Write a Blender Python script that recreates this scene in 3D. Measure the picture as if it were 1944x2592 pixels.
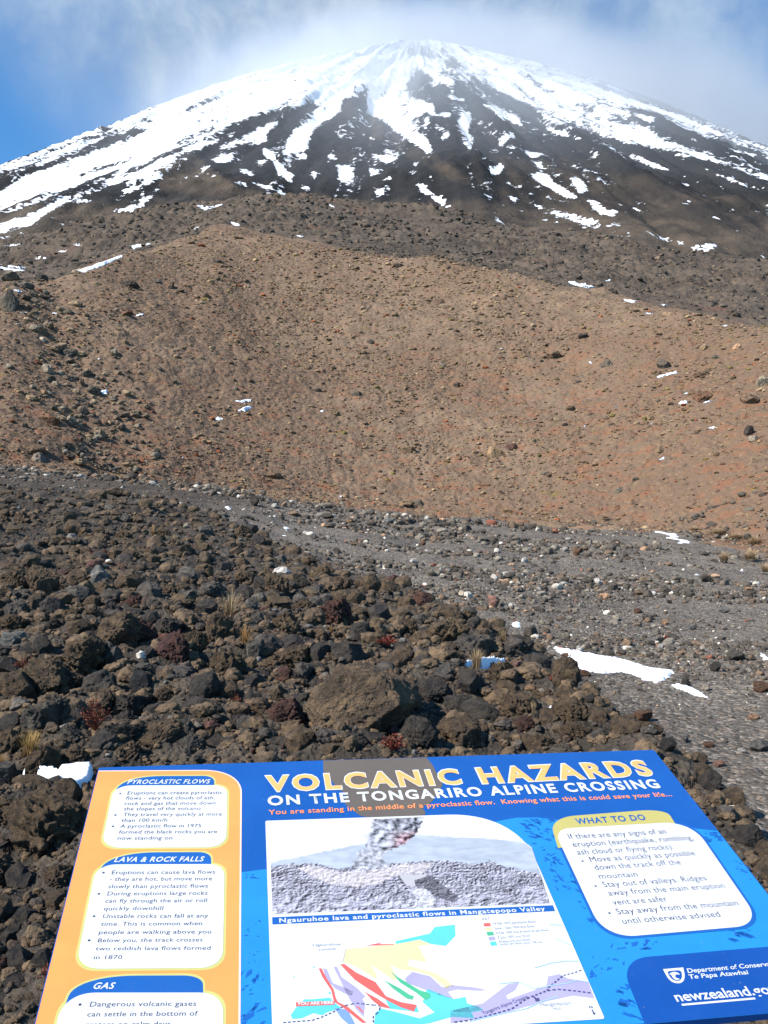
import bpy, bmesh, math, random
import numpy as np
from mathutils import Vector, Matrix

R = math.radians
SC = bpy.context.scene
for o in list(bpy.data.objects):
    bpy.data.objects.remove(o)

# ---------------------------------------------------------------- camera
PITCH = R(2.5)            # the camera looks slightly up
FPX = 2270.0              # focal length in pixels of the 1944 x 2592 frame
CAM = np.array([0.0, 0.0, 1.6])
cd = bpy.data.cameras.new('camera')
cam = bpy.data.objects.new('camera', cd)
SC.collection.objects.link(cam)
cam.location = CAM
cam.rotation_euler = (R(90) + PITCH, 0, 0)
cd.sensor_fit = 'VERTICAL'
cd.sensor_height = 36
cd.sensor_width = 27
cd.lens = 36 * FPX / 2592
cd.clip_start = 0.05
cd.clip_end = 20000
SC.camera = cam

# ---------------------------------------------------------------- light
SUN_EL, SUN_AZ = R(41), R(-121)        # azimuth measured from +Y (the view) towards +X
sun_dir = Vector((math.sin(SUN_AZ) * math.cos(SUN_EL), math.cos(SUN_AZ) * math.cos(SUN_EL), math.sin(SUN_EL)))
ld = bpy.data.lights.new('sun', 'SUN')
ld.energy = 4.8
ld.angle = R(0.5)
ld.color = (1.0, 0.955, 0.89)
lo = bpy.data.objects.new('sun', ld)
SC.collection.objects.link(lo)
lo.rotation_euler = sun_dir.to_track_quat('Z', 'Y').to_euler()

SC.view_settings.view_transform = 'Standard'
SC.view_settings.look = 'None'
SC.view_settings.exposure = 0.8
SC.view_settings.gamma = 1.0
SC.cycles.max_bounces = 6
SC.cycles.diffuse_bounces = 3
SC.cycles.volume_bounces = 1
SC.cycles.volume_max_steps = 64


class NT:
    """small helper for node trees"""
    def __init__(s, tree):
        s.t = tree
        s.n = tree.nodes
        s.l = tree.links

    def new(s, kind, **kw):
        nd = s.n.new(kind)
        for k, v in kw.items():
            setattr(nd, k, v)
        return nd

    def put(s, sock, v):
        if isinstance(v, bpy.types.NodeSocket):
            s.l.new(v, sock)
        elif v is not None:
            if sock.type == 'RGBA' and len(v) == 3:
                v = (*v, 1)
            sock.default_value = v

    def math(s, op, a, b=None, c=None, clamp=False):
        nd = s.new('ShaderNodeMath', operation=op, use_clamp=clamp)
        for i, v in enumerate((a, b, c)):
            if v is not None:
                s.put(nd.inputs[i], v)
        return nd.outputs[0]

    def vmath(s, op, a, b=None):
        nd = s.new('ShaderNodeVectorMath', operation=op)
        s.put(nd.inputs[0], a)
        if b is not None:
            s.put(nd.inputs[3] if op == 'SCALE' else nd.inputs[1], b)
        return nd.outputs['Value'] if op in ('DOT_PRODUCT', 'LENGTH', 'DISTANCE') else nd.outputs['Vector']

    def noise(s, vec, scale, detail=4, rough=0.55, dist=0.0, color=False):
        nd = s.new('ShaderNodeTexNoise')
        s.put(nd.inputs['Vector'], vec)
        nd.inputs['Scale'].default_value = scale
        nd.inputs['Detail'].default_value = detail
        nd.inputs['Roughness'].default_value = rough
        nd.inputs['Distortion'].default_value = dist
        return nd.outputs['Color' if color else 'Fac']

    def voronoi(s, vec, scale, feature='F1', out='Distance'):
        nd = s.new('ShaderNodeTexVoronoi', feature=feature)
        s.put(nd.inputs['Vector'], vec)
        nd.inputs['Scale'].default_value = scale
        return nd.outputs[out]

    def rng(s, v, a, b, c=0.0, d=1.0, smooth=True):
        nd = s.new('ShaderNodeMapRange', interpolation_type='SMOOTHSTEP' if smooth else 'LINEAR')
        s.put(nd.inputs[0], v)
        for i, q in enumerate((a, b, c, d)):
            s.put(nd.inputs[i + 1], q)
        return nd.outputs[0]

    def mix(s, f, a, b, blend='MIX'):
        nd = s.new('ShaderNodeMix', data_type='RGBA', blend_type=blend)
        s.put(nd.inputs[0], f)
        s.put(nd.inputs[6], a)
        s.put(nd.inputs[7], b)
        return nd.outputs[2]

    def ramp(s, f, stops, const=False):
        nd = s.new('ShaderNodeValToRGB')
        cr = nd.color_ramp
        if const:
            cr.interpolation = 'CONSTANT'
        while len(cr.elements) < len(stops):
            cr.elements.new(0.5)
        for e, (p, c) in zip(cr.elements, stops):
            e.position = p
            e.color = (*c, 1)
        s.put(nd.inputs[0], f)
        return nd.outputs[0]

    def attr(s, name, out='Fac'):
        return s.new('ShaderNodeAttribute', attribute_name=name).outputs[out]

    def bump(s, h, strength, dist, normal=None):
        nd = s.new('ShaderNodeBump')
        nd.inputs['Strength'].default_value = strength
        nd.inputs['Distance'].default_value = dist
        s.put(nd.inputs['Height'], h)
        if normal is not None:
            s.put(nd.inputs['Normal'], normal)
        return nd.outputs[0]


# ---------------------------------------------------------------- view rays of the photograph (1659 x 2212 and 1944 x 2592 pixels)
D2S = 1944.0 / 1659.0


def ray_src(x, y):
    x = np.asarray(x, float)
    y = np.asarray(y, float)
    cx = (x - 972) / FPX
    cy = (1296 - y) / FPX
    c, s = math.cos(PITCH), math.sin(PITCH)
    return cx, c - cy * s, s + cy * c          # X right, Y forward, Z up


def ray(x, y):
    return ray_src(np.asarray(x, float) * D2S, np.asarray(y, float) * D2S)


def view_xy(X, Y, Z):
    """world -> position in the 1659 x 2212 photograph"""
    c, s = math.cos(PITCH), math.sin(PITCH)
    Zr = Z - CAM[2]
    d = Y * c + Zr * s
    u = -Y * s + Zr * c
    d = np.maximum(d, 1e-3)
    return (972 + FPX * X / d) / D2S, (1296 - FPX * u / d) / D2S


def elev_z(x, y, r):
    """height of the point seen at x, y when it stands r metres away on the ground plan"""
    a, b, c = ray(x, y)
    return CAM[2] + r * c / np.hypot(a, b)


def az_of(x, y=1106):
    a, b, c = ray(x, y)
    return np.arctan2(a, b)


# ---------------------------------------------------------------- world: clear sky with a veil of cloud
w = bpy.data.worlds.new('World')
SC.world = w
w.use_nodes = True
N = NT(w.node_tree)
bg = N.n['Background']
bg.inputs['Strength'].default_value = 0.115
sky = N.new('ShaderNodeTexSky', sky_type='NISHITA')
sky.sun_disc = False
sky.sun_elevation = SUN_EL
sky.sun_rotation = SUN_AZ
sky.altitude = 1600
sky.air_density = 1.0
sky.dust_density = 0.2
sky.ozone_density = 3.0
gen = N.new('ShaderNodeTexCoord').outputs['Generated']


def wdir(x, y):
    a, b, c = ray(x, y)
    return tuple(Vector((float(a), float(b), float(c))).normalized())


def lobe(x, y, r0, r1):
    """1 inside r0 degrees of the direction of x, y, falling to 0 at r1"""
    dt = N.vmath('DOT_PRODUCT', gen, wdir(x, y))
    ang = N.math('ARCCOSINE', N.math('MINIMUM', dt, 1.0))
    return N.rng(ang, R(r0), R(r1), 1.0, 0.0)


warp = N.vmath('ADD', gen, N.vmath('SCALE', N.vmath('SUBTRACT', N.noise(gen, 5, 4, 0.55, color=True), (0.5, 0.5, 0.5)), 0.10))
n1 = N.noise(warp, 7.0, 6, 0.55)
n2 = N.noise(N.vmath('MULTIPLY', warp, (1.0, 1.0, 0.55)), 18.0, 6, 0.6)
veil = N.math('MAXIMUM', lobe(900, 60, 5, 19), N.math('MULTIPLY', lobe(430, 90, 2.5, 8), 1.05))
veil = N.math('MAXIMUM', veil, N.math('MULTIPLY', lobe(1250, -80, 4, 16), 0.75))
veil = N.math('MAXIMUM', veil, N.math('MULTIPLY', lobe(330, -140, 5, 13), 0.75))
veil = N.math('MAXIMUM', veil, N.math('MULTIPLY', lobe(1480, 40, 5, 20), 0.62))
tex = N.math('ADD', N.math('MULTIPLY', n1, 0.65), N.math('MULTIPLY', n2, 0.35))
cl = N.math('MULTIPLY', veil, N.rng(tex, 0.30, 0.66, 0.35, 1.0))
cl = N.math('MULTIPLY', cl, 0.92)
ccol = N.mix(N.rng(n2, 0.3, 0.75), (2.6, 3.15, 3.75), (3.6, 4.15, 4.6))
skyc = N.mix(cl, N.mix(1.0, sky.outputs[0], (0.50, 0.95, 1.15), 'MULTIPLY'), ccol)
N.l.new(skyc, bg.inputs['Color'])

# ---------------------------------------------------------------- numpy noise
_rs = np.random.RandomState(7)
_perm = np.concatenate([_rs.permutation(256)] * 3).astype(np.int64)
_grad = _rs.normal(size=(256, 3))
_grad /= np.linalg.norm(_grad, axis=1)[:, None]


def perlin(x, y, z):
    x = np.asarray(x, float); y = np.asarray(y, float); z = np.asarray(z, float)
    x, y, z = np.broadcast_arrays(x, y, z)
    xi = np.floor(x).astype(np.int64); yi = np.floor(y).astype(np.int64); zi = np.floor(z).astype(np.int64)
    xf, yf, zf = x - xi, y - yi, z - zi
    u = xf * xf * xf * (xf * (xf * 6 - 15) + 10)
    v = yf * yf * yf * (yf * (yf * 6 - 15) + 10)
    t = zf * zf * zf * (zf * (zf * 6 - 15) + 10)
    out = 0
    for dx in (0, 1):
        wx = u if dx else 1 - u
        px = _perm[(xi + dx) & 255]
        for dy in (0, 1):
            wy = v if dy else 1 - v
            py = _perm[px + ((yi + dy) & 255)]
            for dz in (0, 1):
                wz = t if dz else 1 - t
                g = _grad[_perm[py + ((zi + dz) & 255)]]
                out = out + wx * wy * wz * (g[..., 0] * (xf - dx) + g[..., 1] * (yf - dy) + g[..., 2] * (zf - dz))
    return out * 1.5


def fbm(x, y, z=0.0, octs=4, gain=0.5, lac=2.03):
    s, a = 0, 1.0
    for i in range(octs):
        s = s + a * perlin(x + 17.3 * i, y - 9.1 * i, z + 5.7 * i)
        x = x * lac; y = y * lac; z = z * lac
        a *= gain
    return s


def billow(x, y, z=0.0, octs=3, gain=0.5):
    s, a = 0, 1.0
    for i in range(octs):
        s = s + a * np.abs(perlin(x + 17.3 * i, y - 9.1 * i, z + 5.7 * i))
        x = x * 2.1; y = y * 2.1; z = z * 2.1
        a *= gain
    return s


def cells(x, y, seed=0):
    """2-D cellular noise: distance to the nearest and second nearest feature point and the id of the nearest"""
    x, y = np.broadcast_arrays(np.asarray(x, float), np.asarray(y, float))
    xi = np.floor(x).astype(np.int64); yi = np.floor(y).astype(np.int64)
    f1 = np.full(x.shape, 9.0); f2 = np.full(x.shape, 9.0); idn = np.zeros(x.shape)
    for dx in (-1, 0, 1):
        for dy in (-1, 0, 1):
            h = _perm[(_perm[(xi + dx + seed) & 255] + yi + dy) & 255]
            h2 = _perm[h + 31]
            px = xi + dx + (h + 0.5) / 256; py = yi + dy + (h2 + 0.5) / 256
            d = np.hypot(px - x, py - y)
            idn = np.where(d < f1, _perm[h + 77] / 255.0, idn)
            f2 = np.where(d < f1, f1, np.minimum(f2, d))
            f1 = np.minimum(f1, d)
    return f1, f2, idn


def sstep(x, a, b):
    t = np.clip((x - a) / (b - a), 0, 1)
    return t * t * (3 - 2 * t)


# ---------------------------------------------------------------- mesh helpers
def link(o):
    SC.collection.objects.link(o)
    return o


def mesh_np(name, V, F, mat=None, attrs=None, smooth=True, parent=None, cols=None):
    """V (n,3), F (m,3) or (m,4): one mesh object"""
    me = bpy.data.meshes.new(name)
    V = np.asarray(V, np.float32); F = np.asarray(F, np.int32)
    m, k = F.shape
    me.vertices.add(len(V)); me.vertices.foreach_set('co', V.ravel())
    me.loops.add(m * k); me.loops.foreach_set('vertex_index', F.ravel())
    me.polygons.add(m)
    me.polygons.foreach_set('loop_start', np.arange(0, m * k, k, dtype=np.int32))
    me.polygons.foreach_set('loop_total', np.full(m, k, np.int32))
    me.polygons.foreach_set('use_smooth', np.full(m, smooth, bool))
    me.update(calc_edges=True)
    for an, av in (attrs or {}).items():
        at = me.attributes.new(an, 'FLOAT', 'POINT')
        at.data.foreach_set('value', np.asarray(av, np.float32).ravel())
    for an, av in (cols or {}).items():
        at = me.attributes.new(an, 'FLOAT_COLOR', 'POINT')
        c4 = np.ones((len(V), 4), np.float32); c4[:, :3] = av
        at.data.foreach_set('color', c4.ravel())
    if mat:
        me.materials.append(mat)
    o = bpy.data.objects.new(name, me)
    link(o)
    if parent:
        o.parent = parent
    return o


def grid_faces(nr, nc):
    i = np.arange(nr - 1)[:, None] * nc + np.arange(nc - 1)[None, :]
    return np.stack([i, i + 1, i + nc + 1, i + nc], -1).reshape(-1, 4)


def tag(o, label=None, cat=None, group=None, kind=None):
    for k, v in (('label', label), ('category', cat), ('group', group), ('kind', kind)):
        if v:
            o[k] = v
    return o


# ---------------------------------------------------------------- terrain: control lines, one column of heights per viewing direction
COLX = np.array([-900, -400, 0, 120, 270, 400, 480, 560, 700, 900, 1100, 1300, 1500, 1659, 2060, 2600], float)


def col(xs, ys):
    return np.interp(COLX, xs, ys)


G5 = [-400, 0, 400, 800, 1200, 1659, 2060]
LINES = []                                       # (r, y) per column
LINES.append((col(G5, [9, 9, 9, 8.5, 8, 7, 7]), col(G5, [1450, 1450, 1460, 1500, 1560, 1650, 1650])))
LINES.append((col(G5, [14, 14, 14, 13, 12, 10, 10]), col(G5, [1300, 1300, 1312, 1375, 1440, 1500, 1500])))
LINES.append((col(G5, [22, 22, 22, 20, 19, 17, 17]), col(G5, [1180, 1182, 1205, 1285, 1335, 1375, 1375])))
LINES.append((col(G5, [30, 30, 32, 32, 32, 30, 30]), col(G5, [1090, 1097, 1110, 1195, 1235, 1275, 1280])))
LINES.append((col(G5, [40, 40, 45, 48, 48, 44, 42]), col(G5, [1025, 1032, 1068, 1132, 1170, 1225, 1235])))
HX = [-400, 0, 270, 480, 700, 900, 1100, 1300, 1500, 1659, 2060]
BASE_R = col(HX, [52, 55, 58, 62, 65, 66, 66, 64, 60, 55, 50])
BASE_Y = col(HX, [1000, 1010, 1040, 1064, 1087, 1110, 1122, 1140, 1160, 1196, 1230])
LINES.append((BASE_R, BASE_Y))
LINES.append((BASE_R + 4, BASE_Y - 6))
CX = [-400, 0, 120, 270, 400, 480, 560, 700, 900, 1100, 1300, 1500, 1659, 2060]
CREST_R = col(CX, [90, 92, 100, 118, 140, 150, 147, 140, 130, 118, 108, 100, 94, 80])
CREST_Y = col(CX, [640, 618, 603, 553, 498, 470, 503, 526, 553, 590, 628, 672, 704, 800])
LINES.append((CREST_R, CREST_Y))
LINES.append((CREST_R + 14, CREST_Y + 22))
BX = [-400, 0, 120, 270, 400, 480, 620, 800, 1000, 1200, 1400, 1659, 2060]
LINES.append((CREST_R + 55, col(BX, [620, 580, 572, 530, 490, 474, 492, 520, 558, 596, 632, 676, 740])))
LINES.append((col(BX, [260, 265, 270, 275, 280, 280, 280, 280, 275, 270, 265, 260, 255]),
              col(BX, [560, 520, 500, 470, 448, 440, 424, 440, 462, 500, 540, 572, 640])))
LINES.append((col(BX, [430] * 13), col(BX, [620, 590, 560, 520, 500, 480, 470, 480, 500, 540, 580, 620, 690])))

NAZ, NR = 300, 900
AZ0, AZ1 = R(-62), R(62)
LR0, LR1 = math.log(0.4), math.log(480)
az_c = az_of(COLX)
_azt = np.linspace(AZ0, AZ1, NAZ)
_rt = np.exp(np.linspace(LR0, LR1, NR))
_tab = np.zeros((NAZ, NR))
rr_cols = np.array([np.interp(_azt, az_c, l[0]) for l in LINES])
zz_cols = []
for l in LINES:
    z = elev_z(COLX, l[1], l[0])
    zz_cols.append(np.interp(_azt, az_c, z))
zz_cols = np.array(zz_cols)
for i in range(NAZ):
    rr = np.concatenate([[0.4, 2.5, 6.0], rr_cols[:, i]])
    zz = np.concatenate([[0, 0, 0.0], zz_cols[:, i]])
    _tab[i] = np.interp(_rt, rr, zz)


def _blur(a, ax, n):
    for _ in range(n):
        p = np.concatenate([np.take(a, [0], ax), a, np.take(a, [-1], ax)], ax)
        if ax == 0:
            a = 0.25 * p[:-2] + 0.5 * p[1:-1] + 0.25 * p[2:]
        else:
            a = 0.25 * p[:, :-2] + 0.5 * p[:, 1:-1] + 0.25 * p[:, 2:]
    return a


_tab = _blur(_blur(_tab, 0, 6), 1, 10)


def h_base(X, Y):
    r = np.maximum(np.hypot(X, Y), 0.41)
    a = np.clip((np.arctan2(X, Y) - AZ0) / (AZ1 - AZ0), 0, 1) * (NAZ - 1.001)
    q = np.clip((np.log(r) - LR0) / (LR1 - LR0), 0, 1) * (NR - 1.001)
    i = a.astype(int); j = q.astype(int); fa = a - i; fq = q - j
    return ((_tab[i, j] * (1 - fq) + _tab[i, j + 1] * fq) * (1 - fa)
            + (_tab[i + 1, j] * (1 - fq) + _tab[i + 1, j + 1] * fq) * fa)


def hit(x, y, hfun, r0=1.5, r1=300.0, n=260):
    """first point of the terrain seen at x, y: arrays X, Y, Z (nan where the ray meets only sky)"""
    x = np.atleast_1d(np.asarray(x, float)); y = np.atleast_1d(np.asarray(y, float))
    a, b, c = ray(x, y)
    hl = np.hypot(a, b)
    a, b, c = a / hl, b / hl, c / hl
    # bracket on the smooth ground first
    rs = np.exp(np.linspace(math.log(r0), math.log(r1), 900))
    lo = np.full(len(x), r0); hi = np.full(len(x), r1); ok = np.zeros(len(x), bool)
    for s in range(0, len(x), 2000):
        e = slice(s, s + 2000)
        XX = a[e, None] * rs; YY = b[e, None] * rs
        gap = h_base(XX, YY) - (CAM[2] + c[e, None] * rs)
        near_ = gap >= -np.minimum(0.09 * rs, 2.2)
        deep = gap >= np.minimum(0.07 * rs, 1.5)
        ok[e] = near_.any(1)
        lo[e] = rs[np.maximum(near_.argmax(1) - 1, 0)]
        k = np.where(deep.any(1), deep.argmax(1), len(rs) - 1)
        hi[e] = rs[k]
    tt = np.linspace(0, 1, 120)
    out = np.full((3, len(x)), np.nan)
    for s in range(0, len(x), 1500):
        e = slice(s, s + 1500)
        R_ = lo[e, None] * (1 - tt) + hi[e, None] * tt
        under = hfun(a[e, None] * R_, b[e, None] * R_) >= CAM[2] + c[e, None] * R_
        k = under.argmax(1); ok2 = under.any(1) & ok[e]
        ii = np.arange(len(k))
        rb = R_[ii, k]; ra = R_[ii, np.maximum(k - 1, 0)]
        for _ in range(7):
            rm = .5 * (ra + rb)
            u = hfun(a[e] * rm, b[e] * rm) >= CAM[2] + c[e] * rm
            rb = np.where(u, rm, rb); ra = np.where(u, ra, rm)
        res = np.stack([a[e] * rb, b[e] * rb, hfun(a[e] * rb, b[e] * rb)])
        res[:, ~ok2] = np.nan
        out[:, e] = res
    return out


# outline of the lava mound (photograph -> ground plan)
LAVA_D = [(-500, 1082), (-200, 1078), (0, 1082), (300, 1096), (500, 1152), (700, 1236), (900, 1308), (1000, 1348), (1100, 1398), (1190, 1455),
          (1250, 1515), (1330, 1575), (1480, 1655), (1580, 1740), (1680, 1900), (1800, 2212)]
_l = hit([p[0] for p in LAVA_D], [p[1] for p in LAVA_D], h_base)
LAVA_P = np.concatenate([np.stack([_l[0], _l[1]], 1), [[2.2, 0.3], [-9, 0.3], [-30, 12]]])


def poly_sd(X, Y, P):
    """signed distance to polygon P, positive inside"""
    X = np.asarray(X, float); Y = np.asarray(Y, float)
    d = np.full(X.shape, 1e9); ins = np.zeros(X.shape, bool)
    n = len(P)
    for i in range(n):
        ax, ay = P[i]; bx, by = P[(i + 1) % n]
        ex, ey = bx - ax, by - ay
        L = ex * ex + ey * ey + 1e-12
        t = np.clip(((X - ax) * ex + (Y - ay) * ey) / L, 0, 1)
        d = np.minimum(d, (X - ax - t * ex) ** 2 + (Y - ay - t * ey) ** 2)
        c = ((ay > Y) != (by > Y)) & (X < (bx - ax) * (Y - ay) / (by - ay + 1e-12) + ax)
        ins ^= c
    d = np.sqrt(d)
    return np.where(ins, d, -d)


def lava_mask(X, Y):
    r = np.hypot(X, Y)
    sd = poly_sd(X, Y, LAVA_P) + (0.035 * r) * perlin(X * 0.7, Y * 0.7, 3.3)
    return sstep(sd, -0.02 * r, 0.045 * r)


def h_mid(X, Y):
    """ground with the raised lava mound and low swells, without stones"""
    r = np.hypot(X, Y)
    lm = lava_mask(X, Y)
    swell = (0.05 + 0.06 * (1 - lm)) * np.minimum(r / 12, 2.5) * fbm(X * 0.22, Y * 0.35, 1.0, 3) * sstep(r, 3, 9)
    return h_base(X, Y) + swell + lm * sstep(r, 2.6, 6) * (0.10 + 0.012 * np.minimum(r, 30)) \
        + lm * 0.16 * fbm(X * 0.9, Y * 0.9, 4.0, 2)


def h_soft(X, Y):
    r = np.hypot(X, Y)
    return h_base(X, Y) + lava_mask(X, Y) * sstep(r, 2.6, 6) * (0.14 + 0.012 * np.minimum(r, 30))


def stones_h(X, Y, scale, seed):
    """rounded clinker relief"""
    f1, f2, idn = cells(X / scale + 0.35 * perlin(X / scale, Y / scale, seed), Y / scale + 0.35 * perlin(X / scale, Y / scale, seed + 9), seed)
    return (1 - np.minimum(f1 * 1.25, 1) ** 2) * (0.35 + 0.65 * idn) * scale * 0.55


def h_ground(X, Y):
    r = np.hypot(X, Y)
    lm = lava_mask(X, Y)
    h = h_mid(X, Y)
    k = lm * (0.35 + 0.65 * sstep(r, 3, 5))
    h = h + k * (0.36 * stones_h(X, Y, 0.5, 3) + 0.4 * stones_h(X, Y, 0.17, 11) + 0.03 * billow(X * 5, Y * 5, 2.0, 3)
                 + 0.02 * fbm(X * 19, Y * 19, 6.0, 2))
    g = 1 - lm
    h = h + g * (0.03 * np.minimum(r / 10, 3) * fbm(X * 0.9, Y * 0.9, 8.0, 3) + 0.018 * billow(X * 6, Y * 6, 5.0, 3)
                 + 0.30 * stones_h(X, Y, 0.16, 21) * sstep(perlin(X * 0.22, Y * 0.5, 2.2), -0.25, 0.3) * 0.6)
    return h


_gl = hit([112, 108, 116, 142, 170, 202, 226, 236, 228], [606, 650, 690, 760, 810, 856, 905, 950, 1000], h_base)
GULLY = np.stack([_gl[0], _gl[1]], 1)


def gully_d(X, Y):
    d = np.full(np.shape(X), 1e9)
    wx = X + 1.4 * perlin(X / 5, Y / 5, 1.1); wy = Y + 1.4 * perlin(X / 5, Y / 5, 4.1)
    for (ax, ay), (bx, by) in zip(GULLY[:-1], GULLY[1:]):
        ex, ey = bx - ax, by - ay
        t = np.clip(((wx - ax) * ex + (wy - ay) * ey) / (ex * ex + ey * ey), 0, 1)
        d = np.minimum(d, np.hypot(wx - ax - t * ex, wy - ay - t * ey))
    return d


def h_hill(X, Y):
    h = h_base(X, Y)
    r = np.hypot(X, Y)
    near_ = np.arctan2(X, Y) < -0.2
    if np.any(near_):
        g = np.zeros(np.shape(X))
        g[near_] = np.exp(-(gully_d(np.asarray(X)[near_], np.asarray(Y)[near_]) / 2.6) ** 2)
        h = h - 0.7 * g
    h = h + 1.3 * fbm(X / 22, Y / 22, 0.5, 3) * sstep(r, 66, 90)
    h = h + 0.24 * fbm(X / 3.2, Y / 3.2, 2.5, 3) + 0.15 * billow(X / 0.9, Y / 0.9, 3.5, 2)
    b = sstep(perlin(X / 13, Y / 13, 7.7), 0.05, 0.4)
    h = h + b * 0.35 * stones_h(X, Y, 1.7, 31)
    return h


def h_ridge(X, Y):
    h = h_base(X, Y)
    rel = np.hypot(X, Y) - np.interp(np.arctan2(X, Y), az_c, CREST_R)
    fade = sstep(rel, 10, 55)
    h = h + fade * 3.0 * fbm(X / 32, Y / 32, 1.5, 3) - 1.5 * (1 - sstep(rel, 8, 24))
    rough = sstep(fbm(X / 45, Y / 45, 9.5, 2) + 0.25, -0.1, 0.4)
    h = h + fade * rough * (1.0 * stones_h(X, Y, 2.3, 41) + 1.0 * billow(X / 5, Y / 5, 4.5, 4)) + 0.35 * fbm(X / 2.2, Y / 2.2, 5.5, 3)
    return h


def h_land(X, Y):
    rel = np.hypot(X, Y) - np.interp(np.arctan2(X, Y), az_c, CREST_R)
    return np.where(rel < 20, h_hill(X, Y), np.maximum(h_ridge(X, Y), np.where(rel < 22, h_hill(X, Y), -99)))


def polar_sheet(name, azs, ra, rb, rows, hf, log=True):
    """sheet of terrain between the radii ra(az) and rb(az)"""
    t = np.linspace(0, 1, rows)[:, None]
    if log:
        r = np.exp(np.log(ra)[None, :] * (1 - t) + np.log(rb)[None, :] * t)
    else:
        r = ra[None, :] * (1 - t) + rb[None, :] * t
    X = r * np.sin(azs)[None, :]; Y = r * np.cos(azs)[None, :]
    return X, Y, hf(X, Y)


def az_samples(n_in, half_in=R(29), half_out=R(60), n_out=50):
    return np.concatenate([np.linspace(-half_out, -half_in, n_out)[:-1], np.linspace(-half_in, half_in, n_in), np.linspace(half_in, half_out, n_out)[1:]])
# ---------------------------------------------------------------- materials of the ground
def new_mat(name, rough=0.9, spec=0.3):
    m = bpy.data.materials.new(name)
    m.use_nodes = True
    t = NT(m.node_tree)
    b = t.n['Principled BSDF']
    b.inputs['Roughness'].default_value = rough
    b.inputs['Specular IOR Level'].default_value = spec
    return m, t, b


def obj_co(t):
    return t.new('ShaderNodeTexCoord').outputs['Object']


def mat_ground():
    m, t, b = new_mat('gravel and lava ground', 0.92, 0.25)
    p = obj_co(t)
    big = t.noise(p, 0.35, 3)
    mid = t.noise(p, 2.5, 4)
    fine = t.noise(p, 28, 3, 0.7)
    vor = t.voronoi(p, 26, out='Color')
    cell = t.new('ShaderNodeSeparateColor'); t.put(cell.inputs[0], vor)
    grav = t.mix(t.rng(big, 0.36, 0.62), (0.070, 0.054, 0.038), (0.158, 0.130, 0.096))
    grav = t.mix(t.rng(mid, 0.3, 0.72), t.mix(1.0, grav, (0.72, 0.66, 0.58), 'MULTIPLY'), grav)
    stone = t.ramp(cell.outputs[0], [(0.0, (0.05, 0.047, 0.045)), (0.35, (0.10, 0.095, 0.088)), (0.62, (0.18, 0.17, 0.155)), (0.84, (0.27, 0.20, 0.15)), (0.92, (0.42, 0.37, 0.31))])
    grav = t.mix(0.5, grav, stone)
    # black cinders towards the crest of the flow
    sx = t.new('ShaderNodeSeparateXYZ'); t.put(sx.inputs[0], p)
    cind = t.rng(t.math('ADD', sx.outputs[0], t.math('MULTIPLY', mid, 5.0)), -1.5, -7.0)
    grav = t.mix(cind, grav, t.mix(1.0, grav, (0.50, 0.46, 0.42), 'MULTIPLY'))
    lav = t.mix(t.rng(mid, 0.35, 0.65), (0.045, 0.036, 0.027), (0.105, 0.082, 0.058))  # ground colour darkened to stand in for shade in the gaps between rocks
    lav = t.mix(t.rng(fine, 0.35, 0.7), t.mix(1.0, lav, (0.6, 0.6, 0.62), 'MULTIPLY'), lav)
    red = t.math('MULTIPLY', t.rng(t.noise(p, 1.3, 2), 0.62, 0.72), 0.5)
    lav = t.mix(red, lav, (0.13, 0.055, 0.035))
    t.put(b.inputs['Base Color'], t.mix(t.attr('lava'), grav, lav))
    hgt = t.math('ADD', t.noise(p, 14, 5, 0.7), t.math('MULTIPLY', t.voronoi(p, 26), -0.6))
    t.put(b.inputs['Normal'], t.bump(hgt, 0.9, 0.05))
    return m


def mat_hill():
    m, t, b = new_mat('brown scoria hillside', 0.95, 0.15)
    p = obj_co(t)
    # streaks drift down the slope, so the pattern is stretched along it
    big = t.noise(p, 0.05, 3)
    mid = t.noise(p, 0.45, 4, 0.6)
    fine = t.noise(p, 2.6, 4, 0.7)
    c = t.mix(t.rng(mid, 0.33, 0.66), (0.138, 0.094, 0.063), (0.205, 0.140, 0.092))
    c = t.mix(t.rng(t.math('ADD', big, t.math('MULTIPLY', mid, 0.25)), 0.52, 0.72), c, (0.150, 0.098, 0.064))
    c = t.mix(t.rng(fine, 0.52, 0.75), c, (0.26, 0.17, 0.095))
    c = t.mix(t.rng(t.noise(p, 1.4, 3, 0.6), 0.60, 0.70), c, (0.07, 0.046, 0.03))
    ps = t.vmath('MULTIPLY', p, (0.55, 1.0, 1.6))
    rustm = t.math('MULTIPLY', t.rng(t.noise(ps, 0.7, 5, 0.7, 0.6), 0.50, 0.63), t.attr('rust'))
    c = t.mix(t.math('MULTIPLY', rustm, 0.55), c, (0.225, 0.09, 0.045))
    olive = t.math('MULTIPLY', t.rng(t.noise(t.vmath('ADD', p, (31, 7, 2)), 0.8, 3, 0.6), 0.64, 0.72), 0.6)
    c = t.mix(olive, c, (0.17, 0.12, 0.035))
    t.put(b.inputs['Base Color'], c)
    hgt = t.math('ADD', t.noise(p, 1.6, 5, 0.7), t.math('MULTIPLY', t.voronoi(p, 1.9), -0.5))
    t.put(b.inputs['Normal'], t.bump(hgt, 0.8, 0.35))
    return m


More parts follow.
